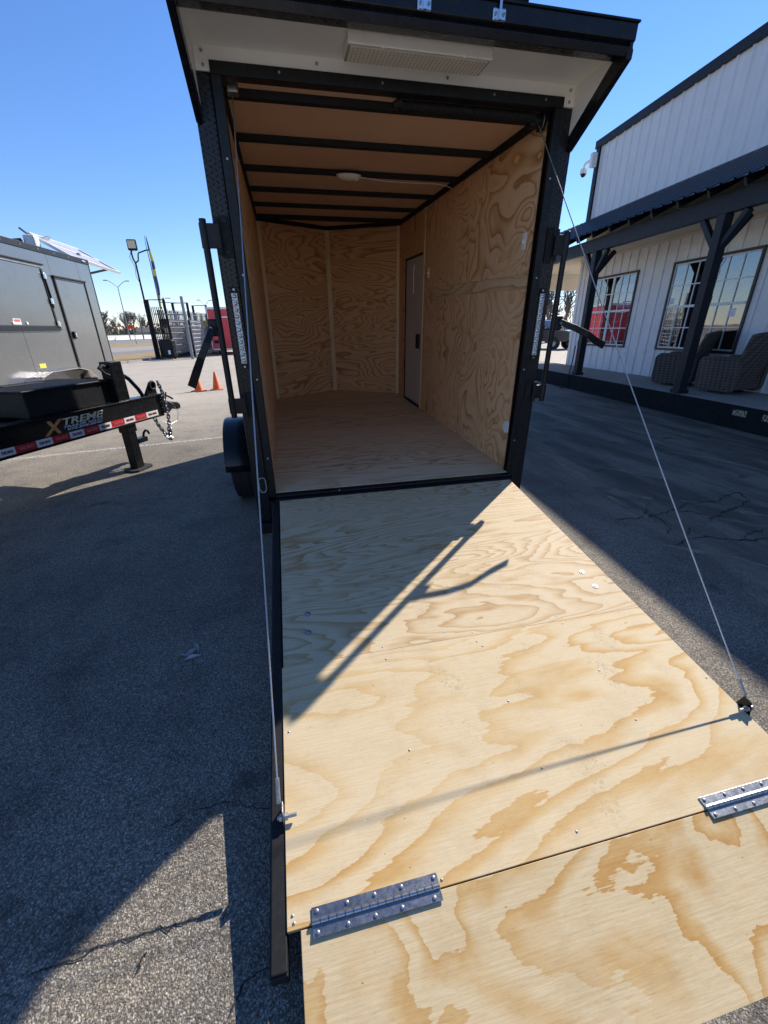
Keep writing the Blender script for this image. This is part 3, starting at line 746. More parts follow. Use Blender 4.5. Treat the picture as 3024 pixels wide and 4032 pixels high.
# --- rear canopy (spoiler) with work light
CY, CZ = -.30, 2.206
bx('canopy_back', 'white_soffit', -.975, .975, -.004, .01, 2.1565, CZ, bevel=0)
for s in (-1, 1):
    bx('canopy_back', 'white_soffit', s * .9135, s * .975, -.004, .01, 2.119, 2.156, bevel=0)
MB().prism([(.0, CZ), (CY, CZ - .001), (CY, CZ + .012), (.0, CZ + .012)], 0, -.985, .985).build('canopy_soffit', 'white_soffit', TR)
for s in (-1, 1):
    cs = MB().prism([(.0, 2.00), (.0, CZ - .001), (CY, CZ - .002)], 0, *sorted((s * .976, s * .984))).build('canopy_side', 'white_soffit', TR)
    m = MB(); m.prism([(-.004, 1.925), (.03, 1.955), (.03, CZ + .06), (-.385, CZ + .06), (-.385, 2.165)], 0, *sorted((s * .985, s * 1.002)))
    m.build('canopy_cheek', 'black_gloss', TR, bevel=.002)
    m = MB(); m.prism([(-.006, 1.93), (-.006, 2.00), (CY, CZ - .003), (-.384, CZ - .004), (-.384, 2.168)], 0, *sorted((s * .9765, s * 1.008)))
    m.build('canopy_edge', 'black_gloss', TR, bevel=.002)
fa = MB().prism([(CY, CZ - .02), (-.375, CZ - .03), (-.385, CZ + .0), (-.372, CZ + .01), (-.392, CZ + .02), (-.392, 2.282), (CY, 2.282)], 0, -1.004, 1.004).build('canopy_fascia', 'black_gloss', TR, bevel=.002)
bx('fascia_cap', 'black_paint', -1.010, 1.010, -.40, -.30, 2.2825, 2.292, fa)
ub = bx('roof_deck_panel', 'black_flat', -1.0, .459, -.385, -.345, 2.2925, 2.52, bevel=.004)
for k in range(7): bx('panel_rib', 'black_flat', -.998, .457, -.3905, -.3855, 2.303 + k * .031, 2.313 + k * .031, ub, bevel=.001)
for xx in (-.34, -.01, .321):
    lt = bx('latch', 'chrome', xx - .030, xx + .030, -.402, -.3925, 2.222, 2.262, bevel=.006)
    bx('latch_hook', 'chrome', xx - .006, xx + .006, -.412, -.4025, 2.222, 2.30, lt, bevel=.002)
    for q in (-.018, .018): MB().cyl((xx + q, -.406, 2.243), (xx + q, -.4021, 2.243), .006, n=10).build('rivet', 'steel_dark', lt, True)
wl = bx('work_light', 'white_plastic', -.305, .368, -.258, -.100, CZ - .040, CZ - .0015, bevel=.003)
bx('light_rim', 'white_plastic', -.307, .370, -.262, -.245, CZ - .047, CZ - .0405, wl, bevel=.002)
bx('lens_gasket', 'led_dash', -.302, .365, -.249, -.101, CZ - .0425, CZ - .0403, wl, bevel=0)
lens = bx('light_lens', 'cream_lens', -.292, .355, -.240, -.110, CZ - .047, CZ - .0426, wl, bevel=.002)
m = MB()
for i in range(34):
    for j in range(6):
        x = -.278 + i * .0187; y = -.228 + j * .0215
        m.box(x - .0016, x + .0016, y - .005, y + .005, CZ - .0482, CZ - .0471)
tag(m.build('diode_grid', 'led_dash', wl), kind='stuff')
for xx in (-.15, .23): MB().cyl((xx, -.256, CZ - .051), (xx, -.256, CZ - .0471), .006, n=10).build('screw', 'white_plastic', wl, True)
for xx, zz in ((-.94, 2.186), (-.94, 2.138), (-.42, 2.182), (.24, 2.182), (.945, 2.186), (.945, 2.138)):
    MB().cyl((xx, -.009, zz), (xx, -.0045, zz), .0075, .006, n=12).build('screw', 'zinc', TR, True)
# --- spring and cable drums behind the header
MB().cyl((.02, .085, 2.092), (.80, .085, 2.092), .023, n=14).build('spring_tube', 'black_flat', TR, True)
m = MB()
for k in range(60): m.lathe([(.023, .03 + k * .0125), (.0265, .036 + k * .0125), (.023, .042 + k * .0125)], (0, .085, 2.092), 'x', 12)
tag(m.build('spring_coil', 'black_flat', TR, True), kind='stuff')
drm = MB().lathe([(.001, .78), (.030, .78), (.034, .79), (.034, .845), (.045, .848), (.045, .854), (.038, .856), (.038, .860), (.045, .862), (.045, .866), (.001, .866)], (0, .11, 2.085), 'x', 24).build('cable_drum', 'black_paint', TR, True)
MB().lathe([(.0452, .848), (.0456, .851), (.0452, .854)], (0, .11, 2.085), 'x', 24).build('drum_rim', 'zinc', drm, True)
dl = bx('cable_drum', 'steel_dark', -.858, -.80, .09, .15, 2.085, 2.128, bevel=.008)
MB().cyl((.02, .075, 2.10), (-.02, .08, 2.085), .026, .018, n=10).build('wire_grommet', 'black_flat', TR, True)
# --- ramp (hinged at the sill); ramp frame: x across, -y down the slope, z up
RA, R0, ZC, RL = .1140283, .1003, .0246, 2.127
RP = MB()
RP.box(-.892, -.849, -2.20, -.005, -.062, -.012)
RP.box(-.888, -.849, -2.195, -.005, -.0119, -.004)
RP.box(.792, .838, -2.12, -.005, -.062, -.0185)
for yy in (-.03, -.55, -1.10, -1.62, -2.10): RP.box(-.845, .791, yy - .02, yy + .02, -.060, -.0186)
ramp_o = RP.build('ramp_door', 'black_flat', TR, bevel=.003)
ramp_o.location = (0, -R0, -ZC); ramp_o.rotation_euler = (RA, 0, 0)
def r2l(x, s_, z=0.0):
    ca, sa = math.cos(RA), math.sin(RA)
    return Vector((x, -R0 - s_ * ca - z * sa, -ZC - s_ * sa + z * ca))
bx('ramp_sheet', 'ply_ramp_upper', -.842, .843, -1.3385, 0.0, -.018, 0.0, ramp_o, bevel=.0012)
bx('ramp_sheet', 'ply_ramp_lower', -.848, .843, -RL, -1.3395, -.018, .0005, ramp_o, bevel=.0012)
# flap, dropping a little more steeply to the ground
flap = MB().box(-.815, .83, -.345, 0, -.018, 0).build('ramp_flap', 'ply_flap', ramp_o, bevel=.0015)
flap.location = (0, -RL - .004, .0005); flap.rotation_euler = (R(7.0), 0, 0)
# piano hinges
kn = MB().cyl((-.0098, 0, 0), (.0098, 0, 0), .0068, n=12).mesh('knuckle', 'steel', True)
scm = MB().lathe([(.001, .0042), (.003, .0040), (.0048, .0026), (.0052, 0.0)], n=12); scm.box(-.0028, .0028, -.0006, .0006, .0036, .0046); scm.box(-.0006, .0006, -.0028, .0028, .0036, .0046)
sc_me = scm.mesh('screw', 'zinc', True)
wsm = MB().lathe([(.001, .0060), (.0045, .0056), (.0058, .0032), (.0060, .0026), (.0125, .0024), (.0150, .0014), (.0155, 0)], n=20).mesh('washer_screw', 'zinc', True)
for x0, x1 in ((-.786, -.447), (.418, .757)):
    hl = bx('hinge_leaf', 'steel_dark', x0, x1, -2.1215, -2.0945, .0018, .0043, ramp_o, bevel=.0008)
    h2 = bx('hinge_leaf', 'steel_dark', x0, x1, -2.1535, -2.1265, .0020, .0045, ramp_o, bevel=.0008)
    h2.rotation_euler = (0, 0, 0)
    n = int((x1 - x0) / .02)
    for k in range(n):
        inst('hinge_knuckle', kn, ramp_o, (x0 + .01 + k * (x1 - x0) / n, -2.1235, .0062))
    for k, fx in enumerate((.04, .27, .485, .70, .965)):
        inst('screw', sc_me, ramp_o, (x0 + fx * (x1 - x0), -2.104, .0043), (0, 0, random.uniform(0, 3)))
        inst('screw', sc_me, ramp_o, (x0 + (fx * .97 + .0) * (x1 - x0), -2.1445, .0045), (0, 0, random.uniform(0, 3)))
for x, s_ in ((.727, 1.054), (.725, 1.167), (-.729, 1.066), (-.733, 1.177)): inst('washer_screw', wsm, ramp_o, (x, -s_, .0003))
for x, s_ in ((-.426, 1.32), (-.425, 1.385), (-.016, 1.325), (-.016, 1.375), (-.002, 1.403), (.415, 1.358), (.413, 1.312), (-.013, 1.665), (.418, 1.616), (.414, 1.83), (.825, 1.736),
              (-.43, 1.762), (-.016, 1.91), (-.01, 2.092), (-.829, 1.613), (.406, 1.015), (.425, .728), (-.018, 1.014), (0, .687), (-.22, .892), (-.138, 1.297), (-.834, 2.099), (-.831, 2.114), (-.437, 2.112),
              (-.81, .10), (-.81, .36), (-.81, .62), (-.82, .9), (-.45, .22), (-.2, .12), (.1, .25), (.3, .12), (.82, .3), (.82, .7), (-.83, 1.30), (.82, 1.30)):
    inst('screw', sc_me, ramp_o, (x, -s_, -.0022 if s_ < 1.337 else -.001), (0, 0, random.uniform(0, 3)), (.8, .8, .9))
# cable brackets and cables
for s, s_ in ((-1, 1.868), (1, 1.875)):
    br = MB()
    br.prism([(-s_ - .045, -.05), (-s_ + .035, -.05), (-s_ + .02, .045), (-s_ - .01, .045)], 0, *sorted((s * .8495, s * .853)))
    bo = br.build('cable_bracket', 'steel_dark' if s < 0 else 'black_paint', ramp_o, bevel=.001)
    MB().cyl((s * .812, -s_ - .012, .018), (s * .868, -s_ - .012, .018), .0055, n=10).build('bolt', 'zinc', bo, True)
    MB().cyl((s * .838, -s_ - .012, .018), (s * .846, -s_ - .012, .018), .011, n=6).build('nut', 'zinc', bo, True)
    MB().cyl((s * .8545, -s_ - .012, .018), (s * .862, -s_ - .012, .018), .011, n=6).build('nut', 'zinc', bo, True)
    p0 = r2l(s * .862, s_ - .02, .035)
    p1 = Vector((.832, .085, 2.06)) if s > 0 else Vector((-.832, .13, 2.09))
    mid = (p0 + p1) / 2 + Vector((0, 0, -.012))
    pts = [p0.lerp(p1, k / 16) + Vector((0, 0, -.016 * math.sin(math.pi * k / 16))) for k in range(17)]
    MB().tube(pts, .0027, 8).build('ramp_cable', 'cable', TR, True)
    MB().cyl(p0, p0.lerp(p1, .022), .0065, n=10).build('cable_ferrule', 'zinc', TR, True)
# --- wheel and fender on both sides
for s in (-1, 1):
    wh = MB().lathe([(.20, -.10), (.29, -.103), (.325, -.092), (.338, -.07), (.340, -.02), (.340, .02), (.338, .07), (.325, .092), (.29, .103), (.20, .10)], ax='x', n=48).build('wheel', 'rubber', TR, True)
    wh.location = (s * 1.185, 1.245, -.1535)
    m = MB()
    for k in range(64):
        a = 2 * math.pi * k / 64
        for x0, x1 in ((-.085, -.055), (-.045, -.012), (.012, .045), (.055, .085)):
            c0, s0, c1, s1 = math.cos(a), math.sin(a), math.cos(a + .065), math.sin(a + .065)
            i = len(m.v)
            for r_ in (.334, .3445):
                m.v += [(x0, r_ * c0, r_ * s0), (x1, r_ * c0, r_ * s0), (x1, r_ * c1, r_ * s1), (x0, r_ * c1, r_ * s1)]
            m.f += [tuple(i + q for q in f_) for f_ in ((4, 5, 6, 7), (0, 1, 5, 4), (1, 2, 6, 5), (2, 3, 7, 6), (3, 0, 4, 7))]
    tag(m.build('tyre_tread', 'rubber', wh), kind='stuff')
    MB().lathe([(.0, s * .06), (.06, s * .07), (.09, s * .05), (.16, s * .045), (.19, s * .07), (.205, s * .09)], ax='x', n=32).build('rim', 'black_gloss', wh, True)
    # fender
    m = MB(); n = 20
    for k in range(n + 1):
        a = R(4) + (R(176) - R(4)) * k / n
        yy, zz = .415 * math.cos(a), .405 * math.sin(a)
        for x_, q in ((s * 1.006, 0), (s * 1.285, 0), (s * 1.305, -.02), (s * 1.305, -.035)):
            m.v.append((x_, 1.245 + (yy if q == 0 else yy * (1 + q)), -.1535 + (zz if q == 0 else zz * (1 + q))))
        if k:
            for j in range(3): m.f.append((4 * k - 4 + j, 4 * k - 3 + j, 4 * k + 1 + j, 4 * k + j))
    fo = m.build('fender', 'black_gloss', TR, True); md = fo.modifiers.new('thick', 'SOLIDIFY'); md.thickness = .006
# --- tongue, out of sight from behind
MB().bar((-.6, L + .2, -.14), (0, L + 1.55, -.14), .06, .10).build('tongue_rail', 'black_flat', TR)
MB().bar((.6, L + .2, -.14), (.03, L + 1.50, -.14), .06, .10).build('tongue_rail', 'black_flat', TR)
jk = MB().cyl((0, L + 1.25, -.60), (0, L + 1.25, .25), .03, n=14).build('tongue_jack', 'galv', TR, True)
MB().cyl((0, L + 1.25, -.632), (0, L + 1.25, -.6005), .07, n=18).build('jack_foot', 'galv', jk, True)

# ================================================================== SHOP BUILDING WITH PORCH
BA = -math.atan2(.0964, .9953)
BO = (5.60, 0, 0)
S0, S1 = -7.0, 9.72
def bpt(n, s, z): return Vector((BO[0] + .9953 * n + .0964 * s, -.0964 * n + .9953 * s, z))
slab = MB().box(0, 1.44, S0, 12.6, -.05, .345).build('porch_slab', 'concrete'); slab.location = BO; slab.rotation_euler = (0, 0, BA)
slab['kind'] = 'structure'
o = MB().box(-.012, -.0005, S0, 12.6, -.05, .343).build('kerb_face', 'kerb_black', slab)
for a, b in ((2.05, 2.27), (1.55, 1.80), (.95, 1.2)): MB().box(-.0145, -.0125, a, b, .20, .285).build('worn_mark', 'worn_kerb', slab)
BL = thing('shop_building', 'white shop building with board-and-batten wall, metal upper siding and dark porch roof', 'building', BO, (0, 0, BA))
def bb(name, mat, n0, n1, s0, s1, z0, z1, par=BL, bevel=.003):
    return MB().box(n0, n1, s0, s1, z0, z1).build(name, mat, par, False, bevel)
WN = 1.44
WINS = ((7.15, 8.88, .985, 2.615), (4.01, 5.965, .985, 2.625), (.6, 2.4, .985, 2.62))
# boards and battens
k = 0; s = S1
bat = []
s = 5.40 - .31 * 20
edges = [S0]
while s < S1:
    if s > S0: edges.append(s)
    s += .31
edges.append(S1)
for a, b in zip(edges, edges[1:]):
    segs = [(a, b, .345, 3.16)]
    for (w0, w1, z0, z1) in WINS:
        out = []
        for (p, q, u0, u1) in segs:
            if q <= w0 or p >= w1: out.append((p, q, u0, u1)); continue
            if p < w0: out.append((p, w0, u0, u1))
            if q > w1: out.append((w1, q, u0, u1))
            out.append((max(p, w0), min(q, w1), u0, z0)); out.append((max(p, w0), min(q, w1), z1, u1))
        segs = out
    if a < 1.0: segs = segs[:]
    for (p, q, u0, u1) in segs:
        if q - p > .004 and u1 - u0 > .01: bb('wall_board', 'white_paint', WN, WN + .02, p, q, u0, u1, bevel=0)
for s in edges[1:-1]:
    if s < 1.0: continue
    zs = [(.347, 3.15)]
    for (w0, w1, z0, z1) in WINS:
        if w0 - .05 < s < w1 + .05: zs = [(.347, z0 - .045), (z1 + .045, 3.15)]
    for z0, z1 in zs: bb('batten', 'white_paint', WN - .019, WN - .0005, s - .021, s + .021, z0, z1, bevel=.002)
bb('corner_board', 'white_trim', WN - .022, WN - .0005, S1 - .10, S1 + .02, .347, 3.15)
bb('frieze_board', 'cream_paint', WN - .03, WN - .0195, 0, S1 + .02, 3.10, 3.158)
# windows
for wi, (w0, w1, z0, z1) in enumerate(WINS):
    fw = .045
    m = MB()
    m.box(WN - .035, WN + .03, w0 - fw, w0, z0 - fw, z1 + fw); m.box(WN - .035, WN + .03, w1, w1 + fw, z0 - fw, z1 + fw)
    m.box(WN - .035, WN + .03, w0, w1, z0 - fw, z0); m.box(WN - .035, WN + .03, w0, w1, z1, z1 + fw)
    win = m.build('window', 'brown_frame', BL, bevel=.003)
    mid = (w0 + w1) / 2; zr = (z0 + z1) / 2
    for (a, b) in ((w0, mid - .012), (mid + .012, w1)):
        m = MB(); t_ = .028
        m.box(WN - .012, WN + .02, a + .001, a + t_, z0 + .001, z1 - .001); m.box(WN - .012, WN + .02, b - t_, b - .001, z0 + .001, z1 - .001)
        m.box(WN - .012, WN + .02, a + t_, b - t_, z0 + .001, z0 + t_); m.box(WN - .012, WN + .02, a + t_, b - t_, z1 - t_, z1 - .001)
        m.box(WN - .018, WN + .02, a + t_, b - t_, zr - .024, zr + .024)
        m.build('sash', 'white_trim', win, bevel=.002)
        cols = 3; ww = (b - a - 2 * t_) / cols
        for (u0, u1) in ((z0 + t_, zr - .024), (zr + .024, z1 - t_)):
            hh = (u1 - u0) / 2
            for c in range(cols):
                for r_ in range(2):
                    bb('pane', 'glass', WN + .004, WN + .007, a + t_ + c * ww, a + t_ + (c + 1) * ww - .0004, u0 + r_ * hh, u0 + (r_ + 1) * hh - .0004, win, bevel=0)
            for c in range(1, cols): bb('muntin', 'white_trim', WN - .008, WN + .0035, a + t_ + c * ww - .010, a + t_ + c * ww + .010, u0, u1, win, bevel=0)
            bb('muntin', 'white_trim', WN - .0085, WN + .0033, a + t_, b - t_, u0 + hh - .010, u0 + hh + .010, win, bevel=0)
    bb('mullion', 'white_trim', WN - .012, WN + .02, mid - .011, mid + .011, z0 + .001, z1 - .001, win, bevel=.001)
    # the unlit room behind
    m = MB(); a, b, c_, d_ = w0 - .25, w1 + .25, z0 - .6, z1 + .35
    m.quad((WN + .9, a, c_), (WN + .9, b, c_), (WN + .9, b, d_), (WN + .9, a, d_))
    m.quad((WN + .021, a, c_), (WN + .9, a, c_), (WN + .9, a, d_), (WN + .021, a, d_)); m.quad((WN + .021, b, c_), (WN + .9, b, c_), (WN + .9, b, d_), (WN + .021, b, d_))
    m.quad((WN + .021, a, c_), (WN + .021, b, c_), (WN + .9, b, c_), (WN + .9, a, c_)); m.quad((WN + .021, a, d_), (WN + .021, b, d_), (WN + .9, b, d_), (WN + .9, a, d_))
    m.build('room', 'room_dark', win)
    if wi == 1:
        bb('sticker', 'print_white', WN + .001, WN + .0035, 4.22, 4.34, 1.58, 1.72, win, bevel=0)
        bb('sticker', 'print_ice', WN + .001, WN + .0035, 5.80, 5.90, 1.86, 1.98, win, bevel=0)
# things behind the left window
def loc_b(o): o.location = BO; o.rotation_euler = (0, 0, BA); return o
rd_ = thing('red_display', 'red panels with white stripes standing behind the lower panes of the left window', 'display', tuple(bpt(1.51, 8.2, .98)), (0, 0, BA))
m = MB().box(-.02, .03, -.10, .60, .03, .72).build('red_panel', 'red_vinyl', rd_, bevel=.01)
m = MB().box(.05, .10, -.55, -.13, .03, .76).build('red_panel', 'red_vinyl', rd_, bevel=.01); m.rotation_euler = (R(4), 0, 0)
for zz in (.30, .58): MB().box(-.024, -.0205, -.09, .59, zz, zz + .02).build('stripe', 'print_white', rd_)
MB().box(.046, .0495, -.50, -.2, .56, .58).build('stripe', 'print_white', rd_)
MB().box(.15, .2, -.95, -.57, .03, .78).build('maroon_panel', 'print_dark_red', rd_, bevel=.01)
MB().box(-.03, .22, -.97, .62, 0, .028).build('base', 'black_flat', rd_)
po = MB().box(0, .004, 0, .52, 0, .52).build('window_poster', 'poster'); po.location = bpt(1.47, 7.24, 1.86); po.rotation_euler = (0, 0, BA)
tag(po, 'pale blue poster hanging inside the upper panes of the left window', 'poster')
# upper ribbed siding and porch roof sheets share one profile generator
def ribbed(width, length, pitch, h, wtop, wbot, thick=.0008, minor=True):
    """profile in x (0..width), extruded along y (0..length), ribs towards +z"""
    prof = [(0, 0)]
    n = int(round(width / pitch))
    for k in range(n):
        c = (k + .5) * pitch
        prof += [(c - wbot / 2, 0), (c - wtop / 2, h), (c + wtop / 2, h), (c + wbot / 2, 0)]
        if minor:
            c2 = (k + 1) * pitch
            if c2 < width - .02: prof += [(c2 - .022, 0), (c2 - .012, h * .22), (c2 + .012, h * .22), (c2 + .022, 0)]
    prof.append((width, 0))
    m = MB()
    for (x, z) in prof: m.v += [(x, 0, z), (x, length, z)]
    for k in range(len(prof) - 1): m.f.append((2 * k, 2 * k + 1, 2 * k + 3, 2 * k + 2))
    return m
UZ0, UZ1 = 4.10, 5.80
pm = ribbed(.915, UZ1 - UZ0, .305, .030, .030, .075).mesh('siding_panel', 'white_siding')
s = S0
def orient(o, ex, ey, ez, og):
    mt = Matrix((Vector(ex), Vector(ey), Vector(ez))).transposed().to_4x4(); mt.translation = Vector(og); o.matrix_local = mt
while s < S1 - .2:
    wdt = min(.915, S1 - s)
    o = inst('siding_panel', pm, BL)
    orient(o, (0, wdt / .915, 0), (0, 0, 1), (-1, 0, 0), (WN + .012, s, UZ0))
    s += .915
bb('upper_backing', 'white_siding', WN + .02, WN + .10, S0, S1, 3.16, UZ1)
bb('corner_trim', 'charcoal_trim', WN - .035, WN + .14, S1 - .06, S1 + .10, 4.02, UZ1)
bb('eave_trim', 'charcoal_trim', WN - .06, WN + .16, S0, S1 + .14, UZ1 - .04, 5.93)
bb('end_wall', 'white_siding', WN + .10, 11.0, S1 - .12, S1, .345, UZ1)
bb('back_wall', 'white_siding', 11.0, 11.1, S0, S1, .0, UZ1)
bb('main_roof', 'roof_sheet', WN + .02, 11.2, S0, S1 + .05, 5.85, 5.91)
bb('end_wall', 'white_siding', WN + .10, 11.0, S0, S0 + .1, .0, UZ1)
# porch roof
E0 = Vector((-.20, 0, 3.315)); E1 = Vector((WN + .005, 0, 4.135))
sl = (E1 - E0); ln = sl.length; sdir = sl.normalized()
nrm = Vector((-sdir.z, 0, sdir.x))
rm = ribbed(.915, ln, .229, .028, .022, .055, minor=False).mesh('roof_panel', 'roof_sheet')
s = S0
while s < 12.5:
    o = inst('roof_panel', rm, BL); orient(o, (0, 1, 0), sdir, nrm, E0 + Vector((0, s, 0))); s += .915
m = MB(); p0, p1 = E0 - nrm * .012, E1 - nrm * .012
m.quad((p0.x, S0, p0.z), (p0.x, 12.7, p0.z), (p1.x, 12.7, p1.z), (p1.x, S0, p1.z)); m.build('roof_deck', 'charcoal_trim', BL)
bb('wall_flashing', 'roof_sheet', WN - .03, WN + .011, S0, S1, 4.10, 4.16)
bb('porch_beam', 'charcoal_trim', .055, .185, S0, 12.6, 2.985, 3.245, bevel=.006)
s = S0 + .3
while s < 12.6:
    m = MB(); a = E0 + sdir * .03 - nrm * .075; b = E0 + sdir * 1.2 - nrm * .075
    m.bar((a.x, s, a.z), (b.x, s, b.z), .04, .11, up=nrm); m.build('rafter', 'charcoal_trim', BL); s += .61
bb('porch_ceiling', 'cream_paint', .19, WN - .001, S0, 12.55, 3.160, 3.175, bevel=0)
bb('ceiling_trim', 'cream_paint', .20, .26, S0, 12.5, 3.10, 3.1595)
bb('end_header', 'cream_paint', .19, 4.6, 12.40, 12.55, 2.62, 3.159)
bb('side_porch_ceiling', 'cream_paint', WN, 4.6, S1 + .03, 12.40, 3.1605, 3.1745, bevel=0)
for ps in (-2.9, .25, 3.53, 6.83, 10.13):
    pst = bb('porch_post', 'charcoal_trim', .045, .195, ps - .075, ps + .075, .37, 2.984, bevel=.006)
    bb('post_base', 'charcoal_trim', .02, .22, ps - .10, ps + .10, .346, .415, pst, bevel=.006)
    for q in (-1, 1):
        MB().bar((.12, ps + q * .05, 2.55), (.12, ps + q * .40, 2.975), .085, .085, up=(1, 0, 0)).build('knee_brace', 'charcoal_trim', pst, bevel=.004)
    MB().bar((.17, ps, 2.55), (.53, ps, 2.99), .085, .085, up=(0, 1, 0)).build('knee_brace', 'charcoal_trim', pst, bevel=.004)
    if abs(ps - 6.83) < .1:
        bb('outlet_box', 'charcoal_trim', .07, .15, ps + .0755, ps + .14, 1.02, 1.14, pst, bevel=.004)
        MB().tube([(.02, ps + .11, 1.02), (.0, ps + .11, .6), (-.03, ps + .12, .38), (-.035, ps + .12, .05), (-.2, ps + .14, .012)], .012, 8).build('conduit', 'black_flat', pst, True)
bb('outlet_cover', 'white_paint', WN - .012, WN - .0005, 7.02, 7.10, .72, .84)
# security camera on the corner
sc_ = thing('security_camera', 'white dome security camera on an arm at the upper corner of the shop', 'camera', tuple(bpt(WN - .04, S1 + .02, 5.50)), (0, 0, BA))
MB().box(-.16, 0, -.06, .06, -.16, .16).build('mount', 'white_plastic', sc_, bevel=.02)
MB().tube([(-.08, .06, .02), (-.08, .22, .04), (-.08, .36, .04), (-.08, .42, .0), (-.08, .43, -.06)], .035, 10).build('arm', 'white_plastic', sc_, True)
MB().lathe([(.03, .0), (.085, -.02), (.095, -.08), (.085, -.13)], (-.08, .43, -.05), n=20).build('housing', 'white_plastic', sc_, True)
MB().lathe([(.075, -.13), (.065, -.17), (.035, -.20), (.001, -.21)], (-.08, .43, -.05), n=20).build('dome', 'tinted', sc_, True)

# ------------------------------------------------------------------ wicker swivel chairs
def chair(n, s, face, label):
    c = bpt(n, s, .345)
    T_ = thing('wicker_chair', label, 'chair', tuple(c), (0, 0, BA + face), 'wicker chairs on the porch'); T_.scale = (.92, .92, .96)
    # local: chair faces +y, width along x
    MB().lathe([(.001, 0), (.30, 0.0), (.31, .012), (.30, .028), (.12, .04), (.09, .075), (.001, .075)], n=32).build('swivel_base', 'wicker', T_, True)
    def slab(name, outline, place, th, flare=0.0):
        """woven slab: outline (a,z) pushed through place(a,z)->(point, normal); rim tube round it"""
        m = MB(); k = len(outline); P = [place(a, z) for a, z in outline]
        cen = sum((p for p, _ in P), Vector()) / k
        for sgn in (-1, 1): m.v += [tuple(p + nrm_ * (sgn * th / 2)) for p, nrm_ in P]
        cn_ = P[0][1]
        m.f.append(tuple(reversed(range(k)))); m.f.append(tuple(range(k, 2 * k)))
        for q in range(k): m.f.append((q, (q + 1) % k, k + (q + 1) % k, k + q))
        o = m.build(name, 'wicker', T_)
        MB().tube([p for p, _ in P], th * .62, 8, True).build('rim', 'wicker', o, True)
        return o
    def rrect(a0, a1, z0, z1, r):
        o = []
        for (cx, cz, s0) in ((a1 - r, z1 - r, 0), (a0 + r, z1 - r, 90), (a0 + r, z0 + r, 180), (a1 - r, z0 + r, 270)): o += arc(cx, cz, r, R(s0), R(s0 + 90), 5)
        return o
    for sx in (-1, 1):
        slab('arm', rrect(-.34, .38, .07, .60, .10), lambda a, z, sx=sx: (Vector((sx * (.34 + .05 * (z - .07)), a, z)), Vector((sx, 0, 0))), .055)
    def back(a, z):
        t = math.radians(16); return (Vector((a * (1 + .22 * max(0, z - .4)), -.33 - (z - .3) * math.tan(t) + .10 * (a / .36) ** 2, z)), Vector((0, 1, math.tan(t))).normalized())
    ol = []
    for q in range(9): ol.append((.36 - .72 * q / 8, .97 + .045 * math.sin(math.pi * q / 8)))
    for q in range(1, 7): ol.append((-.36, .97 - .85 * q / 6))
    for q in range(1, 8): ol.append((-.36 + .72 * q / 8, .12))
    for q in range(0, 6): ol.append((.36, .12 + .85 * q / 6))
    m = MB(); P = []
    for q in range(13):
        for r__ in range(9):
            a = -.36 + .72 * q / 12; z = .12 + (.85 + .045 * math.sin(math.pi * q / 12)) * r__ / 8; P.append(back(a, z))
    for sgn in (-1, 1): m.v += [tuple(p + nv * (sgn * .025)) for p, nv in P]
    for q in range(12):
        for r__ in range(8):
            i0 = q * 9 + r__; m.f.append((i0, i0 + 1, i0 + 10, i0 + 9)); i0 += 117; m.f.append((i0, i0 + 9, i0 + 10, i0 + 1))
    bo = m.build('backrest', 'wicker', T_, True)
    MB().tube([back(a, z)[0] for a, z in ol], .034, 8, True).build('rim', 'wicker', bo, True)
    MB().box(-.315, .315, -.33, .345, .08, .32).build('seat_box', 'wicker', T_, bevel=.03, seg=3)
    MB().box(-.305, .305, -.28, .375, .325, .44).build('seat_cushion', 'wicker_cushion', T_, bevel=.045, seg=4)
    return T_
chair(.95, 4.60, R(35), 'dark wicker barrel chair with grey cushion behind the porch post, left of the two')
chair(.95, 3.42, R(12), 'dark wicker barrel chair at the right edge of the picture, its back cut off')

# ================================================================== BLACK EQUIPMENT TRAILER (tongue end)
DB = Vector((.41191, .91122, 0))
EQ = thing('equipment_trailer', 'black equipment trailer tongue with lettering, red and white tape and jack', 'trailer', (-2.52, 2.405, 0), (0, 0, math.atan2(DB.y, DB.x)))
def eb(name, mat, x0, x1, y0, y1, z0, z1, par=EQ, bevel=.004): return MB().box(x0, x1, y0, y1, z0, z1).build(name, mat, par, False, bevel)
BY = -.075       # visible face of the beam
beam = eb('tongue_beam', 'black_gloss', -4.5, .56, BY + .004, BY + .012, .55, .765)
eb('beam_flange', 'black_gloss', -4.5, .565, BY - .004, .06, .7655, .785, beam); eb('beam_flange', 'black_gloss', -4.5, .53, BY - .004, .06, .527, .5495, beam)
eb('far_beam', 'black_gloss', -4.5, -.10, .62, .70, .53, .785)
for xx in (-3.4, -2.2, -1.15, -.15): eb('cross_member', 'black_flat', xx, xx + .08, .061, .619, .55, .76)
eb('beam_nose', 'black_gloss', .30, .565, BY + .013, .055, .5505, .765)
eb('deck', 'black_flat', -4.5, -2.0, -.9, 1.4, .79, .84)
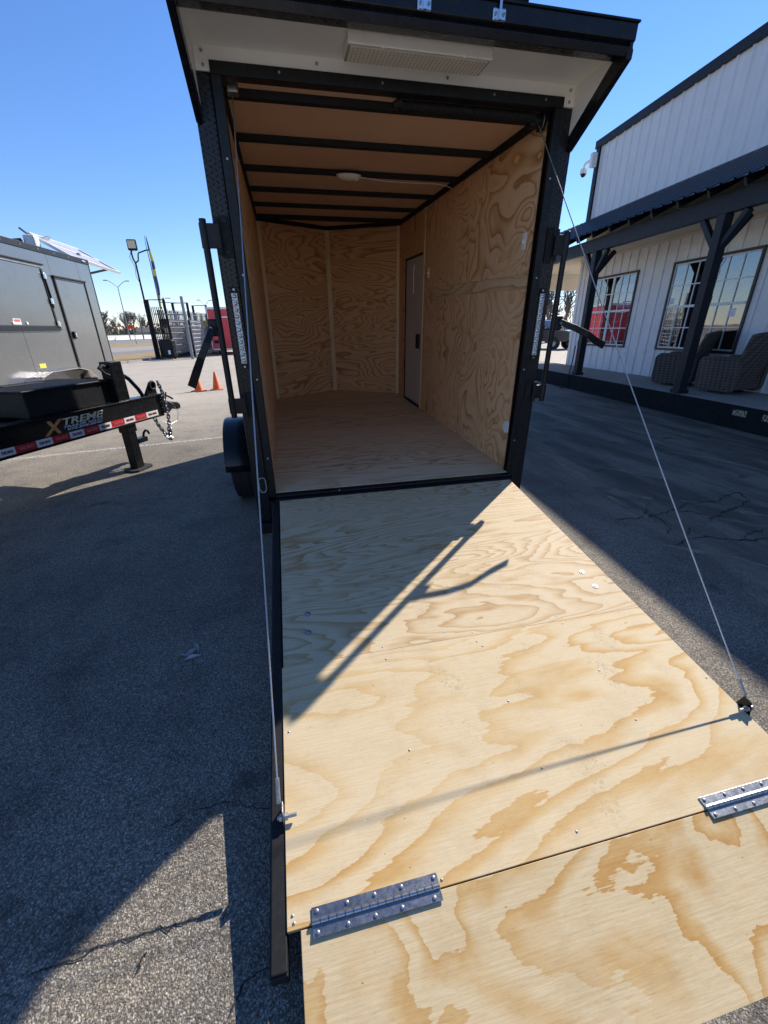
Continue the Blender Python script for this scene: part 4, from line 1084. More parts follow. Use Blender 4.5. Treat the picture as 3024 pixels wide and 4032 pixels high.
# tape: boundaries read off the photograph, turned into positions along the beam
def s_on(u, v):
    d = ray(u, v); nv = Vector((-DB.y, DB.x, 0)); og = Vector((-2.52, 2.405, 0)) + nv * BY
    t = (og - CAM).dot(nv) / d.dot(nv); p = CAM + d * t; q = p - og; return q.dot(DB), p.z
tb = [0, 135, 330, 475, 635, 765, 905, 1015, 1135, 1230, 1335, 1435]
ty = [1100, 1072, 1024, 988, 950, 920, 890, 866, 838, 815, 790, 742]
sv_ = [s_on(x * .434, 1300 + y * .434)[0] for x, y in zip(tb, ty)]
sv_ = [sv_[0] - .02] + sv_[1:]
basis = ((1, 0, 0), (0, 0, 1), (0, -1, 0), (0, BY + .0005, 0))
for k in range(len(sv_) - 1):
    white = k % 2 == 0
    tp = eb('reflective_tape', 'print_white' if white else 'print_red', sv_[k], sv_[k + 1] - .0006, BY + .0012, BY + .0038, .5505, .612, beam, bevel=0)
    wdt = sv_[k + 1] - sv_[k]
    put_text('tape_w' if white else 'tape_r', tp, sv_[k] + wdt * .16, sv_[k + 1] - wdt * .14, .570, .594, basis)
for k in range(4):
    a = sv_[0] - (k + 1) * .19; eb('reflective_tape', 'print_red' if k % 2 == 0 else 'print_white', a, a + .1894, BY + .0012, BY + .0038, .5505, .612, beam, bevel=0)
put_text('x', beam, -1.01, -.80, .626, .748, basis); put_text('treme', beam, -.80, -.335, .682, .745, basis)
put_text('sales', beam, -.81, -.36, .655, .676, basis); put_text('phone', beam, -.78, -.375, .630, .650, basis)
# jack
jm = eb('jack_tube', 'black_gloss', -.085, .075, -.06, .07, .7855, 1.19, bevel=.006)
eb('jack_tube', 'black_gloss', -.075, .065, -.055, .06, .44, .765)
eb('jack_leg', 'black_gloss', -.062, .052, -.045, .05, .025, .44)
MB().prism([(-.15, -.06), (-.11, -.10), (.11, -.10), (.15, -.06), (.15, .06), (.11, .10), (-.11, .10), (-.15, .06)], 2, .002, .0245).build('jack_foot', 'rubber', EQ, bevel=.003)
MB().tube([(-.086, -.02, 1.14), (-.16, -.03, 1.16), (-.20, -.03, 1.13)], .018, 8).build('crank_mount', 'black_flat', jm, True)
MB().tube([(-.19, -.03, 1.13), (-.16, -.05, 1.08), (-.11, -.05, 1.06)], .012, 8).build('crank_arm', 'black_flat', jm, True)
MB().tube([(.06, 0, 1.03), (.12, 0, 1.04), (.19, 0, .99), (.29, 0, .87), (.335, 0, .79)], .022, 10).build('grab_handle', 'black_gloss', EQ, True)
eb('hook_bracket', 'black_gloss', .053, .20, -.05, .03, .29, .345)
MB().tube([(.18, -.01, .34), (.20, -.01, .385), (.235, -.01, .405), (.265, -.01, .39), (.28, -.01, .355)], .013, 8).build('hook', 'black_gloss', EQ, True)
# gusset with chain eye and coupler
gm = MB(); gm.prism([(.36, .7855), (.565, .7855), (.555, .90), (.53, .925), (.48, .925), (.455, .895)], 1, -.012, .012); gm.build('gusset', 'black_gloss', EQ, bevel=.004)
MB().tube([(.50 + .045 * math.cos(a), -.02, .885 + .045 * math.sin(a)) for a in [2 * math.pi * k / 16 for k in range(16)]], .013, 8, True).build('chain_eye', 'black_flat', EQ, True)
cp = MB(); cp.prism([(.5655, .545), (.5655, .70), (.66, .69), (.74, .66), (.86, .635), (.90, .60), (.895, .555), (.84, .545), (.80, .575), (.72, .565), (.66, .53)], 1, -.048, .048)
co = cp.build('coupler', 'black_gloss', EQ, bevel=.014)
MB().tube([(.64, 0, .69), (.68, 0, .75), (.76, 0, .72), (.83, 0, .68)], .012, 8).build('latch_lever', 'black_gloss', co, True)
MB().tube([(.70, .0, .70), (.73, 0, .775)], .009, 8).build('latch_pin', 'black_gloss', co, True)
wire = [(.60, -.07, .70), (.70, -.09, .64), (.78, -.08, .52), (.74, -.07, .42), (.62, -.06, .40), (.50, -.05, .46)]
MB().tube(wire, .003, 6).build('breakaway_cable', 'cable', EQ, True)
# chains
lk_pts = [(.014 * math.cos(a) * (1 if True else 1), .0, 0) for a in (0,)]
link = MB().tube([(.015 * math.cos(a), 0, .016 * math.sin(a) + (.013 if math.sin(a) > 0 else -.013)) for a in [2 * math.pi * (k + .5) / 12 for k in range(12)]], .0072, 6, True).mesh('chain_link', 'steel_dark', True)
def chain(path, n):
    P = [Vector(p) for p in path]; seg = [(b - a).length for a, b in zip(P, P[1:])]; tot = sum(seg)
    for k in range(n):
        d = tot * (k + .5) / n; i = 0
        while i < len(seg) - 1 and d > seg[i]: d -= seg[i]; i += 1
        p = P[i].lerp(P[i + 1], d / seg[i]); t = (P[i + 1] - P[i]).normalized()
        o = inst('chain_link', link, EQ); q = t.to_track_quat('Z', 'Y'); o.rotation_mode = 'QUATERNION'
        from mathutils import Quaternion
        o.rotation_quaternion = q @ Quaternion((0, 0, 1), R(45) + (R(90) if k % 2 else 0)); o.location = p
chain([(.52, -.085, .93), (.545, -.10, .80), (.555, -.10, .66), (.56, -.10, .52), (.535, -.10, .40), (.50, -.10, .31)], 17)
chain([(.505, -.11, .31), (.45, -.10, .30), (.41, -.10, .36), (.37, -.09, .44), (.345, -.08, .525)], 9)
chain([(.53, -.12, .36), (.49, -.12, .29), (.44, -.12, .28), (.47, -.13, .25), (.51, -.12, .26)], 7)
# steel toolbox on the tongue
TBX = thing('steel_toolbox', 'black ribbed steel toolbox sitting on the black trailer tongue', 'toolbox', (-2.52, 2.405, .786), (0, 0, math.atan2(DB.y, DB.x)))
m = MB().box(-1.02, -.13, .00, .60, .002, .215).build('box_body', 'toolbox', TBX, bevel=.004)
for k in range(9):
    zz = .015 + k * .022
    MB().box(-1.026, -1.0205, .004, .596, zz, zz + .010).build('body_rib', 'toolbox', TBX)
m = MB().box(-1.05, -.11, -.025, .625, .2155, .235).build('box_lid', 'toolbox', TBX, bevel=.006)
for k in range(21):
    xx = -1.03 + k * .0435
    MB().box(xx, xx + .022, -.015, .615, .2352, .2385).build('lid_rib', 'toolbox', m)
MB().box(-.85, -.45, .40, .50, .2388, .245).build('lid_plate', 'toolbox', m, bevel=.003)

# ================================================================== GREY CONCESSION TRAILER
GT = thing('concession_trailer', 'grey concession trailer with serving hatch and narrow door', 'trailer', (-4.272, 7.579, 0), (0, 0, -math.atan2(.10972, .99396)))
def gb(name, mat, x0, x1, y0, y1, z0, z1, par=GT, bevel=.003): return MB().box(x0, x1, y0, y1, z0, z1).build(name, mat, par, False, bevel)
gb('body', 'grey_skin', -2.35, -.006, -6.4, -.01, .48, 2.74)
ys = [-6.4, -5.2, -3.9, -2.5, -1.328, -.442, 0]
for a, b in zip(ys, ys[1:]):
    gb('skin_panel', 'grey_skin', -.0055, -.0005, a + .003, b - .003, 1.53 if b < -1.3 else .50, 2.675, bevel=.001)
for a, b in zip([-6.4, -4.9, -3.7, -2.5], [-4.9, -3.7, -2.5, -1.328]): gb('skin_panel', 'grey_skin', -.0055, -.0005, a + .003, b - .003, .50, 1.527, bevel=.001)
gb('roof_rail', 'charcoal_trim', -2.36, .012, -6.42, .012, 2.676, 2.765, bevel=.006)
for k in range(14): MB().cyl((.012, -.25 - k * .42, 2.72), (.016, -.25 - k * .42, 2.72), .012, n=8).build('rivet', 'steel_dark', GT, True)
mk = gb('marker_lamp', 'chrome', .0125, .03, -.24, -.14, 2.705, 2.735, bevel=.006)
gb('corner_trim', 'charcoal_trim', -.03, .006, -.012, .008, .48, 2.675)
gb('corner_trim', 'charcoal_trim', -2.36, -2.33, -.012, .008, .48, 2.675)
# door
dd = gb('door', 'grey_skin', .0, .010, -1.27, -.385, .56, 2.315, bevel=.004)
for (a, b, c, d) in ((-1.325, -1.285, .52, 2.345), (-.375, -.345, .52, 2.345)): gb('door_frame', 'black_flat', .0, .022, a, b, c, d, dd)
gb('door_frame', 'black_flat', .0, .04, -1.34, -.335, 2.3455, 2.37, dd); gb('door_frame', 'galv', .0, .014, -1.284, -.376, 2.318, 2.344, dd)
gb('door_handle', 'black_flat', .0105, .045, -1.235, -1.155, 1.38, 1.50, dd, bevel=.012); gb('handle_pull', 'chrome', .046, .056, -1.215, -1.175, 1.40, 1.48, dd, bevel=.004)
# hatch
hh = gb('serving_hatch', 'grey_skin', .0, .022, -3.75, -1.60, 1.585, 2.44, bevel=.004)
gb('hatch_hinge', 'black_flat', .0, .05, -3.78, -1.55, 2.485, 2.505, hh); gb('hatch_hinge', 'galv', .0, .03, -3.77, -1.56, 2.445, 2.484, hh)
gb('hatch_sill', 'charcoal_trim', .0, .03, -3.80, -1.545, 1.515, 1.582, hh)
gb('hatch_edge', 'black_flat', .0225, .034, -1.645, -1.602, 1.60, 2.43, hh)
MB().tube([(.04, -1.61, 2.32), (.045, -1.60, 2.05), (.04, -1.605, 1.86)], .012, 8).build('gas_strut', 'black_flat', hh, True)
for zz in (2.33, 1.96, 1.62): gb('hatch_latch', 'chrome', .034, .06, -1.64, -1.575, zz - .045, zz + .045, hh, bevel=.01)
gb('warning_sticker', 'print_white', .0225, .0235, -2.66, -2.50, 1.60, 1.68, hh, bevel=0); gb('sticker_text', 'sticker_red', .0236, .0240, -2.645, -2.515, 1.635, 1.67, hh, bevel=0)
for yy in (-2.68, -2.38): MB().cyl((.0225, yy, 1.62), (.035, yy, 1.62), .02, n=12).build('turn_button', 'white_plastic', hh, True)
gb('yellow_sticker', 'yellow', .0, .0012, -2.37, -2.22, .965, 1.03, bevel=0)
# fender and wheels
m = MB(); prof = [(-3.05, .50), (-2.95, .72), (-2.75, .86), (-2.5, .92), (-1.75, .92), (-1.45, .86), (-1.25, .72), (-1.15, .50)]
for (y, z) in prof: m.v += [(.0, y, z), (.24, y, z)]
for k in range(len(prof) - 1): m.f.append((2 * k, 2 * k + 1, 2 * k + 3, 2 * k + 2))
fo = m.build('fender', 'chrome', GT, False); md = fo.modifiers.new('thick', 'SOLIDIFY'); md.thickness = .01
mm = MB()
for k in range(34):
    for j in range(4): y = -2.95 + k * .052 + (j % 2) * .026; mm.box(.03 + j * .05, .06 + j * .05, y, y + .012, .9255 - max(0, (abs(y + 2.12) - .45)) * .32, .929 - max(0, (abs(y + 2.12) - .45)) * .32)
tag(mm.build('tread_pattern', 'chrome', GT), kind='stuff')
for yy in (-2.55, -1.70):
    wv = MB().lathe([(.19, -.09), (.30, -.10), (.335, -.06), (.335, .06), (.30, .10), (.19, .09)], ax='x', n=32).build('wheel', 'rubber', GT, True); wv.location = (.11, yy, .336)
    MB().lathe([(.0, .05), (.1, .06), (.19, .085)], ax='x', n=24).build('rim', 'galv', wv, True)
# ------------------------------------------------------------------ solar tower behind it
A_, B_, D_, E_ = [far(*p) for p in ((.3134 * 365, 880 + .3134 * 128, 11.2), (.3134 * 985, 880 + .3134 * 335, 12.6), (.3134 * 1500, 880 + .3134 * 620, 12.2), (.3134 * 880, 880 + .3134 * 413, 10.8))]
ctr = (A_ + B_ + D_ + E_) / 4
base = Vector((ctr.x - .1, ctr.y + .1, 0))
ST = thing('solar_tower', 'mast with tilted solar panel and camera rising behind the grey trailer', 'solar panel', tuple(base))
def rel(p): return Vector(p) - base
nn = (B_ - A_).cross(E_ - A_).normalized()
m = MB(); m.hexa([rel(A_), rel(B_), rel(D_), rel(E_)] + [rel(q + nn * .03) for q in (A_, B_, D_, E_)]); pn = m.build('panel', 'solar', ST)
for a, b in ((A_, B_), (B_, D_), (D_, E_), (E_, A_), ((A_ + E_) / 2, (B_ + D_) / 2)): MB().bar(rel(a), rel(b), .05, .05, up=nn).build('panel_frame', 'white_trim', pn)
MB().bar(rel(E_ * .25 + D_ * .75), Vector((0, 0, (ctr.z + E_.z) / 2 - .30)), .04, .04).build('brace', 'galv', ST)
MB().cyl((0, 0, 0), rel(ctr - nn * .02), .06, n=14).build('mast', 'galv', ST, True)
cpos = rel(far(.3134 * 400, 880 + .3134 * 225, 11.0))
MB().box(cpos.x - .10, cpos.x + .10, cpos.y - .1, cpos.y + .1, cpos.z - .16, cpos.z + .10).build('camera_head', 'white_plastic', ST, bevel=.04)
MB().cyl((cpos.x - .12, cpos.y - .1, cpos.z - .02), (cpos.x - .22, cpos.y - .2, cpos.z - .05), .055, n=14).build('camera_lens', 'black_flat', ST, True)
MB().bar(cpos + Vector((0, 0, .08)), cpos + Vector((-.12, -.05, .20)), .03, .03).build('camera_arm', 'galv', ST)
MB().bar(cpos, rel(A_.lerp(B_, .35) - nn * .05), .04, .05).build('panel_arm', 'galv', ST)
MB().bar(cpos - Vector((0, 0, .1)), Vector((0, 0, cpos.z - .55)), .06, .06).build('camera_post', 'white_plastic', ST)

# ================================================================== THINGS ACROSS THE LOT
for (x, y, rz, lab) in ((-2.626, 9.70, .3, 'orange traffic cone standing clear between the lock rod and its handle, right of the two'), (-3.068, 9.56, .9, 'orange traffic cone half hidden behind the left rod handle')):
    cn = thing('traffic_cone', lab, 'cone', (x, y, 0), (0, 0, rz), 'orange cones on the lot')
    MB().prism([(-.13, -.15), (.13, -.15), (.15, -.13), (.15, .13), (.13, .15), (-.13, .15), (-.15, .13), (-.15, -.13)], 2, .002, .022).build('cone_base', 'orange', cn, bevel=.004)
    MB().lathe([(.115, .0225), (.108, .035), (.028, .455), (.022, .463), (.018, .455), (.018, .44)], n=28).build('cone_body', 'orange', cn, True)

# wire pen of stacked gates
PN = thing('mesh_pen', 'black steel rack of stacked wire mesh gates at the lot edge', 'fence', (-8.1, 25.85, 0))
e1 = (Vector((-5.3, 39.5, 0)) - Vector((-8.1, 25.85, 0))); plen = e1.length; e1.normalize()
e2 = Vector((e1.y, -e1.x, 0))
def pp(a, b, z): return e1 * a + e2 * b + Vector((0, 0, z))
for a in (0.0, 3.2, 6.4):
    fr = MB().tube([pp(a, .05, 0), pp(a, .05, 3.15), pp(a, .98, 3.15), pp(a, .98, 0.0)], .10, 4).build('upright_frame', 'black_flat', PN)
    MB().bar(pp(a, .55, 2.0), pp(a, 1.0, 2.0), .28, .30).build('clamp', 'black_flat', PN)
for a in (0, 12.8): MB().cyl(pp(a, 0, 0), pp(a, 0, 2.9), .045, n=8).build('post', 'black_flat', PN)
for z in (.35, .75, 1.1, 1.42, 1.72, 2.05, 2.45):
    MB().cyl(pp(0, .9, z), pp(13.0, .9, z), .022, n=6).build('rail', 'galv', PN)
for z in (.2, .55, 1.2, 1.9): MB().cyl(pp(0, 0, z), pp(0, .9, z), .022, n=6).build('rail', 'black_flat', PN)
m1 = MB().cyl((0, 0, .25), (0, 0, 2.66), .017, n=5).mesh('bar', 'galv_light'); m2 = MB().cyl((0, 0, .1), (0, 0, 2.8), .024, n=5).mesh('bar', 'black_flat')
for k in range(74): inst('bar', m1, PN, pp(.15 + k * .17, .88, random.uniform(-.03, .03)))
for k in range(8): inst('bar', m2, PN, pp(.0, .1 + k * .1, 0))
for k in range(58): inst('bar', m2, PN, pp(.2 + k * .215, .45, -.1), scale=(1, 1, .98))
MB().bar(pp(.1, .7, 2.1), pp(13, .7, 1.95), .30, .16).build('pipe_bundle', 'galv', PN)
MB().bar(pp(.3, .55, .28), pp(13, .55, .28), .5, .3).build('base_skid', 'black_flat', PN)
MB().hexa([pp(.2, .60, .45), pp(12.8, .60, .45), pp(12.8, .62, .45), pp(.2, .62, .45), pp(.2, .60, 1.85), pp(12.8, .60, 1.6), pp(12.8, .62, 1.6), pp(.2, .62, 1.85)]).build('back_sheet', 'windscreen', PN)
# galvanised channel post in front and its wire fence
cp_ = thing('steel_post', 'tall galvanised channel post standing in front of the mesh gates', 'post', (-6.01, 24.84, 0))
MB().box(-.06, .06, -.06, -.05, 0, 3.27).build('web', 'galv', cp_); MB().box(-.07, -.06, -.06, .06, 0, 3.27).build('flange', 'galv', cp_); MB().box(.06, .07, -.06, .06, 0, 3.27).build('flange', 'galv', cp_)
MB().cyl((-.1, 0, 2.35), (-1.75, .9, 2.42), .03, n=8).build('top_rail', 'galv', cp_, True)
wf = thing('wire_fence', 'low galvanised wire fence between channel post and red trailer', 'fence', (-6.0, 25.0, 0))
d0, d1 = Vector((.15, .2, 0)), Vector((.35, 9.5, 0))
for k in range(4): q = d0.lerp(d1, k / 3); MB().cyl(q, q + Vector((0, 0, 2.2)), .03, n=6).build('fence_post', 'galv', wf)
for k in range(9): MB().cyl(d0 + Vector((0, 0, .25 + k * .22)), d1 + Vector((0, 0, .25 + k * .22)), .018, n=5).build('wire', 'galv_light', wf)
m3 = MB().cyl((0, 0, .1), (0, 0, 2.1), .014, n=4).mesh('stay', 'galv_light')
for k in range(40): inst('stay', m3, wf, d0.lerp(d1, k / 39))
MB().box(.1, .45, 5.0, 5.06, 1.75, 2.15).build('yellow_sign', 'yellow', wf)
# black case leaning at the front
cs = thing('equipment_case', 'black rounded plastic case on legs in front of the mesh gates', 'case', (-7.35, 25.35, 0), (0, 0, R(-20)))
MB().box(-.42, .42, -.20, .20, .12, 1.08).build('case_body', 'black_flat', cs, bevel=.12, seg=4)
for xx in (-.3, .3): MB().bar((xx, -.26, 0), (xx, -.205, .75), .05, .04, up=(0, 1, 0)).build('leg', 'black_flat', cs)
MB().box(.1, .3, -.206, -.2005, .28, .5).build('case_label', 'print_white', cs)
# flood light on pole
fl = thing('flood_light_pole', 'flood lamp with square pale lens on a tall black pole at the gate rack', 'lamp', (-8.16, 25.75, 0))
MB().cyl((0, 0, 0), (0, 0, 3.1), .065, n=10).build('pole', 'black_flat', fl, True); MB().cyl((0, 0, 3.1), (-.02, 0, 5.0), .05, .045, n=10).build('pole', 'black_flat', fl, True)
MB().tube([(-.02, 0, 4.95), (-.10, 0, 5.15), (-.12, 0, 5.45), (-.08, 0, 5.55)], .045, 8).build('arm', 'black_flat', fl, True)
MB().tube([(-.02, 0, 4.95), (.14, 0, 5.05), (.2, 0, 5.35), (.24, 0, 5.42), (.62, 0, 5.55), (.78, 0, 5.57)], .035, 8).build('arm', 'black_flat', fl, True)
hd = MB().box(-.24, .24, -.08, .06, 5.52, 6.04).build('lamp_head', 'black_flat', fl, bevel=.05); MB().box(-.19, .19, -.09, -.0805, 5.62, 5.98).build('lens', 'lamp_lens', hd, bevel=.02)
MB().tube([(-.1, -.05, 5.5), (-.24, -.06, 5.2), (-.14, -.05, 4.95), (-.08, -.05, 4.7), (-.13, -.05, 4.3), (.02, -.05, 3.9)], .014, 6).build('cord', 'black_flat', fl, True)
# feather flag
fg = thing('feather_flag', 'narrow blue and yellow feather flag behind the flood lamp', 'flag', (-7.50, 26.1, 0))
MB().tube([(0, 0, 0), (0, 0, 3.0), (-.02, 0, 5.0), (-.06, 0, 5.9), (-.02, 0, 6.3)], [.03, .025, .02, .014, .008], 8).build('flag_pole', 'black_flat', fg, True)
for k, (z0, z1, mt) in enumerate(((6.25, 5.6, 'flag_blue'), (5.6, 5.1, 'flag_yellow'), (5.1, 4.7, 'flag_blue'), (4.7, 4.35, 'flag_yellow'), (4.35, 3.4, 'flag_blue'), (3.4, 2.7, 'flag_yellow'))):
    def wv_(z): return .03 + .14 * max(0, math.sin((z - 2.5) / 3.8 * math.pi))
    p = MB(); nseg = 5
    for j in range(nseg + 1):
        z = z0 + (z1 - z0) * j / nseg; w_ = wv_(z); b = .03 * math.sin(z * 4)
        p.v += [(.02, b, z), (.02 + w_, b + .05 * math.cos(z * 5), z)]
        if j: p.f.append((2 * j - 2, 2 * j - 1, 2 * j + 1, 2 * j))
    o = p.build('flag_cloth', mt, fg, True); md = o.modifiers.new('thick', 'SOLIDIFY'); md.thickness = .004
# red enclosed trailer
RT = thing('red_trailer', 'red enclosed trailer with white edges parked far across the lot', 'trailer', (-5.42, 29.0, 0))
MB().box(0.0, 2.3, 0, 5.0, .40, 2.78).build('body', 'red_paint', RT, bevel=.02)
MB().box(-.10, 2.36, -.06, 5.0, 2.782, 2.92).build('roof_cap', 'white_trim', RT, bevel=.03)
for xx in (-.03, 2.27): MB().box(xx, xx + .06, -.02, -.0005, .40, 2.78).build('corner_trim', 'white_trim', RT)
MB().box(.04, 2.26, -.02, -.0005, .30, .40).build('bottom_trim', 'white_trim', RT); MB().box(.85, 1.6, -.012, -.0005, 2.28, 2.36).build('stripe', 'white_trim', RT)
MB().box(.16, .50, -.02, -.0005, .72, .92).build('tail_lamp', 'black_flat', RT, bevel=.02)
MB().box(.2, .42, -.008, -.0005, 1.05, 1.09).build('decal', 'print_faint', RT)
for xx in (.32, 2.0):
    o = MB().lathe([(.18, -.12), (.32, -.12), (.35, -.08), (.35, .08), (.32, .12), (.18, .12)], ax='x', n=24).build('wheel', 'rubber', RT, True); o.location = (xx, 1.2, .352)

# ================================================================== ROADSIDE
ang = Vector((-38.7, 107.6, 0)); bng = Vector((-29.7, 108.4, 0)); dd_ = Vector((.45, .893, 0)).normalized(); pdn = Vector((-dd_.y, dd_.x, 0))
BR = thing('road_barrier', 'long white concrete road barrier along the highway', 'barrier', tuple(ang))
prof = [(-.30, 0), (-.30, .10), (-.12, .35), (-.08, .95), (.08, .95), (.12, .35), (.30, .10), (.30, 0)]
bm_ = MB().prism(prof, 0, 0, 5.96).mesh('barrier_segment', 'barrier')
for k in range(-3, 14):
    o = inst('barrier_segment', bm_, BR, tuple(dd_ * (6 * k)), (0, 0, math.atan2(dd_.y, dd_.x)))
hg = MB()
random.seed(9)
HG0 = ang + pdn * 3
for k in range(700):
    t = random.uniform(-18, 84); p = HG0 + dd_ * t + pdn * random.uniform(0, 2.5); r_ = random.uniform(.25, .55); z = random.uniform(.1, 1.25)
    v = [p + Vector((random.uniform(-r_, r_), random.uniform(-r_, r_), z + random.uniform(-r_, r_))) for _ in range(4)]
    hg.quad(*v[:3]); hg.quad(v[0], v[2], v[3]); hg.quad(v[0], v[1], v[3])
hb = MB(); hb.box(-18, 84, 0, 2.2, 0, 1.15)
ho = hb.build('hedge_bank', 'hedge'); ho.location = HG0; ho.rotation_euler = (0, 0, math.atan2(dd_.y, dd_.x)); tag(ho, 'low dark green bank running behind the white barrier', 'hedge')
hl_ = hg.build('hedge_leaves', 'hedge'); hl_.parent = ho; hl_.matrix_parent_inverse = (Matrix.Translation(ho.location) @ Matrix.Rotation(ho.rotation_euler.z, 4, 'Z')).inverted(); tag(hl_, kind='stuff')

def street_lamp(base, h, aw, label):
    T_ = thing('street_lamp', label, 'street lamp', tuple(base), (0, 0, R(18)), 'twin-arm street lamps along the highway')
    MB().cyl((0, 0, 0), (0, 0, h), .13, .08, n=10).build('pole', 'galv', T_, True)
    for s in (-1, 1):
        MB().tube([(0, 0, h), (s * aw * .35, 0, h + .55), (s * aw * .75, 0, h + 1.1), (s * aw, 0, h + 1.25), (s * aw * 1.15, 0, h + 1.25)], .055, 8).build('arm', 'galv', T_, True)
        MB().box(s * aw * 1.15 - .4, s * aw * 1.15 + .4, -.16, .16, h + 1.18, h + 1.34).build('lamp_head', 'galv', T_, bevel=.05)
street_lamp((-34.96, 110.15, 0), 10.6, 1.8, 'nearer grey twin-arm street lamp rising left of the flood lamp')
street_lamp((-19.9, 125.8, 0), 7.7, 1.3, 'distant twin-arm street lamp above the red trailer')
sp_ = thing('road_sign', 'orange rectangular road sign on a thin post beside the highway', 'sign', (-20.7, 64.4, 0), (0, 0, R(15)))
MB().cyl((.25, .05, 0), (.25, .05, 2.45), .04, n=8).build('post', 'galv', sp_, True); MB().box(-.40, .42, 0, .03, 1.93, 2.43).build('sign_panel', 'orange_sign', sp_)
for k in range(2): MB().box(-.3 + .1 * k, .3 - .1 * k, -.006, -.0005, 2.05 + .16 * k, 2.12 + .16 * k).build('sign_text', 'print_dark_red', sp_)
ga = thing('signal_mast', 'grey traffic signal mast with cross arms seen above the mesh gates', 'traffic light', (-13.95, 55.76, 0), (0, 0, R(14)))
MB().cyl((0, 0, 0), (0, 0, 5.15), .10, n=8).build('mast', 'galv', ga, True)
MB().bar((-.5, 0, 4.65), (1.9, 0, 4.60), .08, .08).build('arm', 'galv', ga); MB().bar((.2, 0, 5.1), (.8, 0, 5.1), .08, .08).build('arm', 'galv', ga)

# ---- bare winter trees
def tree_mesh(seed, levels=5, spread=.6, trunk_r=.16, h=6.0):
    rnd = random.Random(seed); m = MB()
    def grow(p, d, ln, r, lv):
        q = p; n = 3; dd = d.copy()
        for k in range(n):
            dd = (dd + Vector((rnd.gauss(0, .10), rnd.gauss(0, .10), rnd.gauss(.02, .06)))).normalized()
            q2 = q + dd * (ln / n); m.cyl(q, q2, r * (1 - .22 * k / n), r * (1 - .22 * (k + 1) / n), n=5 if lv < 2 else 3, caps=False); q = q2
            if lv >= 1 and lv < levels and rnd.random() < .75:
                side = Vector((rnd.gauss(0, 1), rnd.gauss(0, 1), rnd.uniform(-.1, .7))).normalized()
                grow(q, (dd + side * spread * 1.2).normalized(), ln * rnd.uniform(.45, .7), r * .5, lv + 1)
        if lv < levels:
            for k in range(3 if lv < 3 else 2):
                side = Vector((rnd.gauss(0, 1), rnd.gauss(0, 1), rnd.uniform(-.05, .5))).normalized()
                grow(q, (dd + side * spread).normalized(), ln * rnd.uniform(.62, .85), r * .62, lv + 1)
    grow(Vector((0, 0, -.1)), Vector((0, 0, 1)), h * .26, trunk_r, 0)
    return m
def split_tree(mesh_mb, base_name): pass
TM = [tree_mesh(3, 4, .62).mesh('tree_branches', 'bark'), tree_mesh(8, 4, .7).mesh('tree_branches', 'bark'), tree_mesh(17, 4, .55).mesh('tree_branches', 'bark')]
trk = MB().cyl((0, 0, -.1), (0, 0, 1.5), .20, .15, n=8).mesh('trunk', 'bark', True)
def bare_tree(p, sc_f, k, rz, label, group='bare winter trees beyond the highway'):
    T_ = thing('bare_tree', label, 'tree', tuple(p), (0, 0, rz), group)
    T_.scale = (sc_f, sc_f, sc_f)
    inst('trunk', trk, T_); inst('crown', TM[k % 3], T_)
r10 = lambda a, b: (380 + .3496 * a, 900 + .3496 * b)
tl = [((60, 1175), 150, 1.82, 'bare tree close to the end of the grey trailer'), ((235, 1175), 152, 1.28, 'low bare tree left of the street lamp pole'),
      ((330, 1175), 158, 1.69, 'broad bare tree right behind the street lamp pole'), ((440, 1175), 150, 1.76, 'tallest bare tree above the orange sign'), ((520, 1175), 156, 1.42, 'bare tree just left of the flood lamp pole'), ((580, 1175), 150, 1.15, 'small bare tree touching the flood lamp pole')]
tl += [((130, 1175), 165, 1.2, 'thin bare tree between grey trailer and street lamp'), ((380, 1175), 170, 1.4, 'bare tree behind the orange sign, farther back'), ((20, 1175), 158, 1.5, 'bare tree partly covered by the grey trailer corner')]
for i, ((a, b), d, s_, lab) in enumerate(tl):
    q = far(*r10(a, b), d); bare_tree((q.x, q.y, 0), s_, i, i * 1.3, lab)
# brush mass under the trees
random.seed(21)
bm2 = MB()
C0 = far(*r10(-150, 1170), 165); C1 = far(*r10(1700, 1170), 190); C0.z = C1.z = 0
for k in range(5200):
    f = random.random(); p = C0.lerp(C1, f) + Vector((random.uniform(-6, 6), random.uniform(-9, 9), 0))
    hmax = 2.7 + 1.3 * math.sin(f * 23) * math.sin(f * 7 + 1)
    z = random.random() ** 1.3 * max(1.2, hmax); r_ = random.uniform(.12, .5)
    d = Vector((random.gauss(0, .5), random.gauss(0, .5), 1)).normalized() * random.uniform(.5, 1.4); s_ = Vector((random.uniform(-1, 1), random.uniform(-1, 1), 0)) * r_
    p = p + Vector((0, 0, z)); bm2.quad(p - s_, p + s_, p + d)
tag(bm2.build('scrub', 'brush'), 'brown leafless scrub massed beyond the highway', 'scrub', kind='stuff')
# tall tapering utility poles among the scrub
for i, (a, z, lab) in enumerate(((105, 6.2, 'leaning wooden utility pole beside the grey trailer end'), (520, 5.0, 'short wooden utility pole right of the orange sign'))):
    q = far(*r10(a, 1180), 120); T_ = thing('utility_pole', lab, 'utility pole', (q.x, q.y, 0), group='wooden utility poles')
    MB().cyl((0, 0, 0), (0, 0, z), .16, .11, n=8).build('pole', 'bark', T_, True); MB().bar((-.7, 0, z - .5), (.7, 0, z - .5), .1, .1).build('cross_arm', 'bark', T_)
